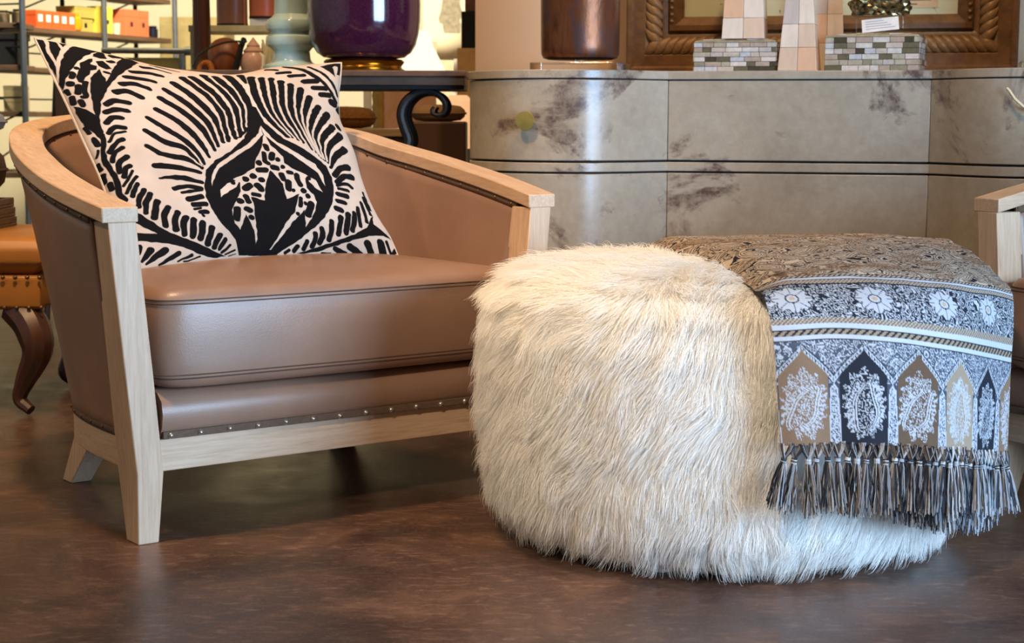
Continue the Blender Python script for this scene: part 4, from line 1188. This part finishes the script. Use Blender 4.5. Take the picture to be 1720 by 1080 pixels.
MB().lathe([(.015, 0), (.025, .006), (.031, .03), (.027, .055), (.014, .066)], 20).obj('jar_body', am, r); MB().lathe([(.013, .066), (.016, .068), (.016, .078), (.002, .082)], 16).obj('lid', am, r)
card_box('gift_box', 'olive yellow box under the wide flat lidded box', 'box', onA(.452, .06), AR, .11, .09, .062, OLIVE, .018, None, DARKJ)
card_box('gift_box', 'wide flat olive yellow box on top of a smaller one', 'box', onA(.445, .055, 1.097 + .0622), AR, .15, .1, .05, OLIVE)
card_box('gift_box', 'tall bright yellow box with a small dark label', 'box', onA(.548, .02), AR, .08, .08, .12, YELLOW, .016, None, DARKJ)
r = thing('drinking_glass', 'small clear tumbler between yellow and coral boxes', 'glass', onA(.617, .03)); MB().lathe([(.016, 0), (.020, .05), (.018, .05), (.015, .004), (.001, .004)], 20).obj('tumbler', m_plain('frosted_glass', srgb(214, 206, 180), .2), r)
for k in range(2): card_box('gift_box', ('tall coral orange box beside the small clear tumbler', 'tall coral orange box beside the dark blue jar')[k], 'box', onA(.71 + .083 * k, .02), AR, .093, .09, .118, CORAL, .020, 'pair of tall coral boxes', DARKJ)
r = thing('glass_jar', 'dark blue lidded jar at the end of the shelf', 'jar', onA(.885, .04)); MB().lathe([(.022, 0), (.026, .004), (.026, .04), (.020, .044)], 20).obj('jar_body', DARKJ, r); MB().lathe([(.021, .0442), (.021, .054), (.002, .056)], 20).obj('lid', DARKJ, r)
for k, (x, h) in enumerate(((-1.995, .05), (-2.055, .045), (-2.115, .052), (-2.175, .048))):
    r = thing('glass_jar', 'small smoky brown jar on the shelf above the black bin', 'jar', (x, 6.82, 1.097), 0, 'row of smoky jars'); MB().lathe([(.022, 0), (.026, .004), (.026, h - .008), (.020, h - .002)], 16).obj('jar_body', m_plain('smoky_glass', srgb(126, 106, 76), .3), r); MB().lathe([(.020, h - .002), (.020, h + .006), (.001, h + .007)], 16).obj('lid', M['iron'], r)
r = thing('storage_bin', 'black fabric storage bin on the steel shelf', 'bin', (-2.148, 6.765, .93)); BK = m_plain('black_canvas', srgb(24, 23, 22), .8, 0, .2, 120)
bevel(MB().box(-.17, .16, 0, .17, 0, .118).obj('bin_body', BK, r, smooth=False), .004); bevel(MB().box(-.175, .165, -.005, .175, .1, .126).obj('rim', BK, r, smooth=False), .003)
for k in range(2):
    r = thing('white_cup', 'white cup on the shelf below the orange boxes', 'cup', onA(.035 + .03 * k, .05 + .03 * k, .93), 0, 'white cups'); MB().lathe([(.014, 0), (.02, .004), (.022, .04), (.020, .04), (.017, .006), (.001, .006)], 16).obj('cup_body', WHITE, r)
for k in range(2): card_box('kraft_box', ('lower', 'upper')[k] + ' pale kraft box of the stack under the black bin', 'box', (-2.015, 6.78, .745 + .052 * k), 0, .075, .1, .051, KRAFT)
r = thing('lotion_bottle', 'white bottle with a pink label low on the shelf', 'bottle', onA(.06, .06, .745)); MB().lathe([(.02, 0), (.024, .004), (.024, .09), (.010, .105), (.010, .12)], 16).obj('bottle_body', WHITE, r); MB().lathe([(.0245, .045), (.0245, .075)], 16).obj('label', m_plain('pink_label', srgb(230, 110, 120), .6), r)
r = thing('cabinet', 'olive khaki cabinet beyond the steel shelf', 'cabinet', (-1.66, 8.75, 0)); KH = m_plain('khaki_paint', srgb(168, 150, 98), .6)
bevel(MB().box(-.17, .17, 0, .3, 0, 1.24).obj('cabinet_body', KH, r, smooth=False), .004)
for s in (-1, 1): bevel(MB().box(min(s * .004, s * .165), max(s * .004, s * .165), -.015, -.001, .05, 1.2).obj('cabinet_door', KH, r, smooth=False), .003)
r = thing('pipe_rack', 'low galvanised pipe rack with an olive canvas panel', 'rack', (-1.34, 6.2, 0)); GV = m_plain('galvanised_pipe', srgb(150, 148, 136), .4, .7, .15)
MB().tube([(-.17, 0, .966), (.16, 0, .964)], .011, 12).obj('rail', GV, r); MB().tube([(.135, 0, .964), (.175, 0, .9638)], .016, 12).obj('end_cap', GV, r)
for x in (-.15, .125): MB().tube([(x, 0, 0), (x, 0, .955)], .013, 12).obj('upright', GV, r)
bevel(MB().box(-.14, .115, -.006, .006, .3, .94).obj('canvas_panel', m_plain('olive_canvas', srgb(170, 152, 92), .9, 0, .1, 200), r, smooth=False), .002)
r = thing('display_easel', 'dark wooden easel board leaning by the storage shelf', 'easel', (-1.62, 6.0, 0)); DW = m_wood('dark_easel_wood', srgb(44, 32, 26), srgb(76, 54, 40), (1, 1, .1), 40)
for dx in (-.05, .10): MB().tube([(dx, -.06, 0), (dx + .05, .0, .93)], .012, 8).obj('easel_leg', DW, r)
MB().tube([(.07, .20, 0), (.07, .01, .92)], .01, 8).obj('easel_leg', DW, r)
bevel(MB().box(.0, .16, -.05, -.03, .45, .88).obj('brown_board', m_wood('brown_board', srgb(96, 62, 38), srgb(124, 84, 54), (1, 1, .2), 30), r, smooth=False), .002)

# ------------------------------------------------------------------ things between the shelves and the console table
r = thing('wooden_pole', 'dark reddish brown wooden pole rising behind the pillow', 'pole', (-1.035, 5.62, 0)); PW = m_wood('dark_red_pole', srgb(66, 36, 26), srgb(104, 62, 46), (1, 1, .08), 50, .4)
MB().lathe([(.10, 0), (.10, .02), (.05, .035), (.034, .06), (.0315, .5), (.031, .9), (.0285, 1.1), (.027, 1.6), (.03, 1.9)], 28).obj('pole_shaft', PW, r)
MB().lathe([(.034, 1.9), (.042, 1.93), (.03, 1.96), (.002, 1.98)], 24).obj('finial', PW, r)
r = thing('etagere', 'small cream ledge stand holding the leather cylinders', 'stand', (-.94, 5.85, 0)); CRM = m_plain('cream_ledge', srgb(226, 214, 160), .6)
bevel(MB().box(-.165, .17, -.1, .12, 1.012, 1.034).obj('ledge', CRM, r, smooth=False), .002)
for x in (-.15, .155):
    for y in (-.085, .105): bevel(MB().box(x - .01, x + .01, y - .01, y + .01, 0, 1.0119).obj('leg', CRM, r, smooth=False), .002)
bevel(MB().box(-.16, .165, -.09, .11, .5, .515).obj('lower_ledge', CRM, r, smooth=False), .002)
def cyl(x, y, z, rad, h, mat, label):
    r = thing('leather_canister', label, 'canister', (x, y, z), 0, 'leather cylinders on the cream ledge')
    MB().lathe([(rad, 0), (rad * 1.01, .004), (rad, .01), (rad, h), (rad * .9, h + .004), (.002, h + .005)], 36).obj('canister_body', mat, r)
    MB().tube([(rad * 1.005 * math.cos(-.5), rad * 1.005 * math.sin(-.5), .004), (rad * 1.005 * math.cos(-.5), rad * 1.005 * math.sin(-.5), h)], .0035, 6).obj('laced_seam', m_plain('orange_lacing', srgb(196, 116, 60), .6), r)
    MB().lathe([(rad * 1.02, -.0 + .0005), (rad * 1.02, .008)], 36).obj('dark_hem', M['black'], r)
cyl(-.969, 5.84, 1.0345, .053, .24, m_leather('brown_leather', srgb(140, 94, 70), .35), 'brown leather cylinder standing on the cream ledge')
r = thing('white_block', 'white block under the orange leather cylinder', 'block', (-.862, 5.83, 1.0342)); bevel(MB().box(-.04, .04, -.04, .04, 0, .022).obj('block_body', WHITE, r, smooth=False), .002); bevel(MB().box(-.037, .037, -.037, .037, .0221, .0245).obj('felt_pad', CRM, r, smooth=False), .0005)
cyl(-.858, 5.83, 1.0592, .050, .22, m_leather('orange_leather', srgb(206, 112, 76), .35), 'orange leather cylinder raised on a white block')
r = thing('side_table', 'low brown wooden side table under the shells and carving', 'table', (-.88, 5.32, 0)); SW = m_wood('side_table_wood', srgb(92, 58, 38), srgb(132, 88, 58), (.1, 1, 1), 40)
bevel(MB().box(-.2, .2, -.13, .13, .80, .825).obj('table_top', SW, r, smooth=False), .003)
for x in (-.18, .18):
    for y in (-.11, .11): bevel(MB().box(x - .015, x + .015, y - .015, y + .015, 0, .7999).obj('leg', SW, r, smooth=False), .002)
# carved wooden head with strap and bead strands
r = thing('carved_mask', 'brown carved wooden animal head with a black strap', 'carving', (-.905, 5.31, .825)); CW = m_wood('carved_red_wood', srgb(104, 54, 30), srgb(160, 96, 58), (1, 1, .4), 30, .45)
bm = bmesh.new(); bmesh.ops.create_icosphere(bm, subdivisions=3, radius=1)
for v in bm.verts: v.co = Vector((v.co.x * .052 * (1 + .35 * v.co.z), v.co.y * .05, (v.co.z + 1) * .072 + .003))
me = bpy.data.meshes.new('carved_head'); bm.to_mesh(me); bm.free(); me.shade_smooth(); link('carved_head', me, CW, r)
MB().tube([(.035, -.058, .01), (.045, -.062, .06), (.058, -.05, .115), (.062, -.02, .14)], .009, 8).obj('black_strap', M['black'], r)
for s, cx_ in ((-1, -.055),):
    MB().tube([(cx_ + .020 * math.cos(a), -.05 - .004 * s, .045 + .024 * math.sin(a)) for a in np.linspace(0, 2 * PI, 15)[:-1]], .0075 - .0015 * s, 8, True).obj('fur_ring', m_plain('orange_fur_trim', srgb(196, 120, 50), .9, 0, .4, 150), r)
bs = MB(); arc = catmull([(-.09, -.05, .055), (-.075, -.055, .085), (-.03, -.056, .115), (.02, -.056, .13), (.075, -.05, .132)], 8)
for i, p in enumerate(arc[::1]): bs.lathe([(.0005, -.0042), (.0036, -.002), (.0045, 0), (.0036, .002), (.0005, .0042)], 8, (p[0], p[1])); bs.v[-40:] = [(x, y, z + p[2]) for x, y, z in bs.v[-40:]]
o = bs.obj('bead_strand', m_plain('green_black_beads', srgb(40, 62, 48), .2, 0, .5, 300)); o.location = (-.905, 5.30, .825); tag(o, 'strand of dark green beads draped over the carved head', 'beads')
r = thing('conch_shell', 'pale pink conch shell beside the carved head', 'shell', (-.812, 5.28, .825)); SH = m_plain('pink_shell', srgb(222, 178, 158), .3, 0, .18, 20)
sp = [(.001, 0), (.016, .006), (.030, .03), (.037, .06), (.034, .085), (.026, .098), (.028, .104), (.018, .116), (.019, .121), (.009, .134), (.001, .146)]
MB().lathe([(q * 1.12, z) for q, z in sp], 24).obj('whorl', SH, r); MB().tube([(.02, -.028, .02), (.034, -.024, .05), (.034, -.018, .085), (.02, -.016, .1)], [.004, .008, .007, .003], 8).obj('lip', WHITE, r)
r = thing('coral_branch', 'white branching coral behind the conch shell', 'coral', (-.770, 5.34, .825))
for k in range(7):
    a = k * .9; q = [(0, 0, 0), (.012 * math.cos(a), .012 * math.sin(a), .05), (.02 * math.cos(a + .4), .02 * math.sin(a + .4), .10), (.024 * math.cos(a + .2), .024 * math.sin(a + .2), .13 + .012 * (k % 3))]
    MB().tube(q, [.010, .0085, .007, .003], 8).obj('branch', m_plain('white_coral', srgb(230, 226, 190), .7, 0, .06), r)

# lamps and pictures seen past the purple jar
SHADE = m_emit('lit_cream_shade', (1.0, .90, .66, 1), 1.15, srgb(250, 240, 214)); SHADE2 = m_plain('unlit_cream_shade', srgb(232, 214, 180), .8, 0, .03)
def shade_lamp(name, label, x, y, z0, prof, base_h, mat, glow):
    r = thing(name, label, 'table lamp', (x, y, 0))
    MB().lathe([(.09, base_h), (.09, base_h + .012), (.02, base_h + .03), (.035, base_h + .08), (.04, base_h + .12), (.015, base_h + .17), (.008, z0 + .06)], 24).obj('lamp_base', WHITE, r)
    o = MB().rings([[(q * math.cos(2 * PI * k / 40), q * math.sin(2 * PI * k / 40), z) for k in range(40)] for q, z in prof], True, False, False).obj('lamp_shade', mat, r)
    md = o.modifiers.new('thick', 'SOLIDIFY'); md.thickness = .002
    MB().lathe([(.16, base_h - .03), (.16, base_h - .0002)], 32).obj('stand_top', SW, r); MB().lathe([(.10, 0), (.10, .015), (.02, .03), (.02, base_h - .0302)], 24).obj('stand_leg', SW, r)
    if glow:
        d = bpy.data.lights.new('bulb', 'POINT'); d.energy = glow; d.color = (1, .78, .5); d.shadow_soft_size = .04
        b = bpy.data.objects.new('bulb', d); COL.objects.link(b); b.parent = r; b.location = (0, 0, z0 + .06)
shade_lamp('shaded_lamp', 'lit lamp with a white bell shaped shade behind the purple jar', -.395, 6.4, .89, [(.150, .885), (.138, .905), (.115, .95), (.094, .99), (.076, 1.05)], .62, SHADE, 6)
shade_lamp('shaded_lamp', 'unlit lamp with a short cream drum shade below the framed torso print', -.235, 7.0, .965, [(.082, .965), (.076, 1.068)], .62, SHADE2, 0)
r = thing('framed_print', 'white framed print of a grey antique torso', 'picture', (-.33, 8.9, 1.02)); 
bevel(MB().box(-.145, .145, -.02, .0, .10, .50).obj('picture_frame', m_plain('white_picture_frame', srgb(236, 228, 204), .5, 0, .03), r, smooth=False), .003)
MB().box(-.132, .132, -.0225, -.0203, .113, .487).obj('paper', m_plain('cream_print_paper', srgb(244, 240, 214), .8, 0, .02), r, smooth=False)
tor = [(-.028, .135), (.052, .135), (.058, .19), (.050, .215), (.068, .235), (.060, .27), (.052, .30), (.055, .325), (.040, .345), (.014, .352), (.016, .372), (-.008, .375), (-.010, .352), (-.036, .342), (-.042, .30), (-.050, .255), (-.062, .225), (-.055, .20), (-.040, .195), (-.034, .16)]
me = mesh('torso', [(x, -.0235, z) for x, z in tor] + [(x, -.0226, z) for x, z in tor], [tuple(range(len(tor)))] + [tuple(reversed(range(len(tor), 2 * len(tor))))] + [(i, (i + 1) % len(tor), len(tor) + (i + 1) % len(tor), len(tor) + i) for i in range(len(tor))], smooth=False)
link('torso_print', me, m_plain('grey_torso_ink', srgb(172, 160, 136), .8, 0, .25, 60), r)
MB().tube([(0, -.006, .50), (0, -.01, .52), (0, .0, .60)], .002, 6).obj('hanging_wire', STEEL, r)
MB().box(-.05, .05, -.02, .0, -1.02, .0998).obj('stand', m_plain('cream_stand', srgb(228, 214, 178), .7), r, smooth=False)
r = thing('lantern', 'black square lantern on a tan pedestal beside the tan wall', 'lantern', (-.150, 6.1, 0))
bevel(MB().box(-.05, .05, -.05, .05, 0, .972).obj('pedestal', m_plain('tan_pedestal', srgb(214, 170, 112), .7), r, smooth=False), .003)
bevel(MB().box(-.035, .035, -.035, .035, .9722, 1.103).obj('black_case', M['black'], r, smooth=False), .002); bevel(MB().box(-.022, .03, -.03, .03, 1.1032, 1.15).obj('brown_cap', SW, r, smooth=False), .002)

# below the console table
r = thing('wood_bench', 'low tan plank bench seen below the console table', 'bench', (-.47, 5.56, 0)); TP = m_wood('tan_plank', srgb(134, 108, 74), srgb(168, 138, 98), (.1, 1, 1), 40)
bevel(MB().box(-.19, .17, -.13, .13, .662, .688).obj('seat_plank', TP, r, smooth=False), .003)
bevel(MB().box(-.18, .16, -.12, .12, .58, .6618).obj('dark_apron', DW, r, smooth=False), .002)
for x in (-.16, .14):
    for y in (-.1, .1): bevel(MB().box(x - .018, x + .018, y - .018, y + .018, 0, .5799).obj('leg', DW, r, smooth=False), .002)
def cushion(name, label, cat, loc, rot, w, d, h, mat, seam):
    r = thing(name, label, cat, loc, rot); m = 40; R = []
    for s, z in ((.5, .04), (.82, .10), (.97, .3), (1.0, .5), (.97, .7), (.82, .90), (.5, .98), (.02, 1.0)):
        R.append([(math.copysign(abs(math.cos(a)) ** .45, math.cos(a)) * w / 2 * s, math.copysign(abs(math.sin(a)) ** .45, math.sin(a)) * d / 2 * s, (z - .04) * h) for a in [2 * PI * k / m for k in range(m)]])
    MB().rings(R).obj('cushion_body', mat, r, sharp=80); MB().tube([(x * 1.004, y * 1.004, z) for x, y, z in R[3]], .004, 6, True).obj('piping', seam, r)
    return r
GF = m_plain('golden_brown_plush', srgb(122, 80, 32), .95, 0, .35, 160, .3)
cushion('floor_cushion', 'golden brown plush cushion on the tan plank bench', 'cushion', (-.555, 5.56, .688), 0, .2, .2, .075, GF, GF)
r = thing('trunk', 'dark brown leather trunk beside the parchment chest', 'trunk', (-.245, 5.28, 0)); TL = m_leather('dark_brown_leather', srgb(84, 56, 38), .5, 200)
bevel(MB().box(-.09, .098, -.1, .1, 0, .56).obj('trunk_body', TL, r, smooth=False), .006); bevel(MB().box(-.093, .101, -.103, .103, .5602, .712).obj('trunk_lid', TL, r, smooth=False), .006)
BU = m_plain('tan_burlap', srgb(150, 116, 78), .95, 0, .2, 300, .3)
cushion('cushion', 'tan burlap cushion lying on the dark trunk', 'cushion', (-.235, 5.28, .7122), .1, .17, .17, .055, BU, BU)
r = thing('art_panel', 'large blush pink marbled panel behind the plank bench', 'panel', (-.47, 6.15, 0))
t = NT('blush_marbling'); nz = t.noise(t.coord(), 5, 4, .6, 1.5); t.base(t.ramp(nz, [(.3, srgb(222, 160, 140)), (.5, srgb(226, 182, 160)), (.7, srgb(206, 158, 104))])); t.set(Roughness=.6)
bevel(MB().box(-.03, .19, 0, .02, .02, .835).obj('painted_board', t.m, r, smooth=False), .003); bevel(MB().box(-.034, .194, -.005, .025, 0, .0198).obj('foot_rail', TP, r, smooth=False), .002)
r = thing('ribbed_column', 'gold ribbed column with a white side strip by the blush panel', 'column', (-.478, 5.98, 0))
MB().lathe([(.020 + .003 * (k % 2), .02 + k * .02) for k in range(41)], 20).obj('ribbed_shaft', m_plain('gold_ribs', srgb(186, 156, 92), .4, .3, .2), r); bevel(MB().box(-.052, -.024, -.01, .01, .0, .84).obj('white_strip', WHITE, r, smooth=False), .002); MB().lathe([(.03, 0), (.03, .0199)], 20).obj('base', TP, r)
r = thing('glow_jar', 'peach glowing glass jar between the trunk and the chest', 'jar', (-.185, 5.72, 0)); 
MB().lathe([(.04, .62), (.055, .64), (.058, .72), (.05, .78), (.03, .80)], 24).obj('jar_body', m_emit('peach_glow', (1.0, .55, .28, 1), .7, srgb(240, 190, 140)), r); bevel(MB().box(-.075, .075, -.075, .075, 0, .6199).obj('grey_pedestal', m_plain('grey_pedestal', srgb(120, 112, 106), .7), r, smooth=False), .003)

# ------------------------------------------------------------------ leather bench left of the armchair
r = thing('leather_bench', 'tan leather bench with nailhead rows behind the armchair', 'bench', (-1.62, 4.22, 0)); CG = m_leather('cognac_leather', srgb(176, 118, 56), .42)
def slabr(x0, x1, y0, y1, z0, z1, rr): 
    R = []
    for s, z in ((1, z0), (0, z0 + rr), (0, z1 - rr), (.35, z1 - rr * .35), (1, z1)):
        i = rr * s; R.append([(x0 + i, y0 + i, z), (x1 - i, y0 + i, z), (x1 - i, y1 - i, z), (x0 + i, y1 - i, z)])
    return MB().rings(R)
bevel(slabr(-.55, .50, -.26, .26, .345, .438, .03).obj('seat_pad', CG, r, sharp=60), .006, 3, 20)
bevel(slabr(-.54, .49, -.25, .25, .262, .3448, .008).obj('apron', CG, r, sharp=60), .003, 2, 20)
for k in range(36):
    x = -.53 + k * .0292
    for z in (.341, .268):
        o = link('nailhead', NAILB, None, r, (x, -.2525 - (.006 if z > .3 else 0), z)); o.rotation_euler = (PI / 2, 0, 0); o.scale = (1.3, 1.3, 1.3)
CB = m_wood('dark_carved_leg', srgb(52, 30, 22), srgb(88, 52, 36), (1, 1, .2), 40, .4)
for sx in (-1, 1):
    for sy in (-1, 1):
        pts = catmull([(sx * .42, sy * .20, .262), (sx * .46, sy * .225, .22), (sx * .475, sy * .235, .16), (sx * .44, sy * .215, .09), (sx * .42, sy * .205, .04), (sx * .45, sy * .22, .0135)], 5)
        MB().tube(pts, list(np.interp(np.linspace(0, 1, len(pts)), [0, .3, .7, 1], [.045, .042, .02, .0135])), 10).obj('cabriole_leg', CB, r)
TR = m_wood('striped_tray_wood', srgb(58, 40, 28), srgb(128, 96, 66), (1, 1, 8), 30, .5)
zz = .4385
for k in range(3):
    q = thing('wooden_tray', ('bottom', 'middle', 'top')[k] + ' brown wooden tray of the stack on the tan leather bench', 'tray', (-1.50, 4.24, zz), .03 * (k - 1)); 
    bevel(MB().box(-.26, .19, -.16, .16, 0, .008).obj('tray_base', TR, q, smooth=False), .002)
    for b in ((-.26, .19, -.16, -.148, .0081, .024), (-.26, .19, .148, .16, .0081, .024), (-.26, -.248, -.1479, .1479, .0081, .024), (.178, .19, -.1479, .1479, .0081, .024)): bevel(MB().box(*b).obj('tray_rim', TR, q, smooth=False), .002)
    zz += .0243
BC = NT('brown_kilim'); nz = BC.noise(BC.coord((1, 1, 1)), 24, 4, .6, 1.0); BC.base(BC.ramp(nz, [(.35, srgb(70, 44, 32)), (.5, srgb(110, 72, 48)), (.65, srgb(74, 62, 58))])); BC.set(Roughness=.9)
cushion('cushion', 'brown patterned cushion on the stack of wooden trays', 'cushion', (-1.50, 4.24, zz), .05, .40, .28, .165, BC.m, BC.m)
GC = m_plain('grey_felt', srgb(150, 148, 146), .95, 0, .1, 100, .2)
cushion('cushion', 'grey felt cushion lying on the brown patterned cushion', 'cushion', (-1.52, 4.24, zz + .159), -.1, .44, .28, .085, GC, GC)
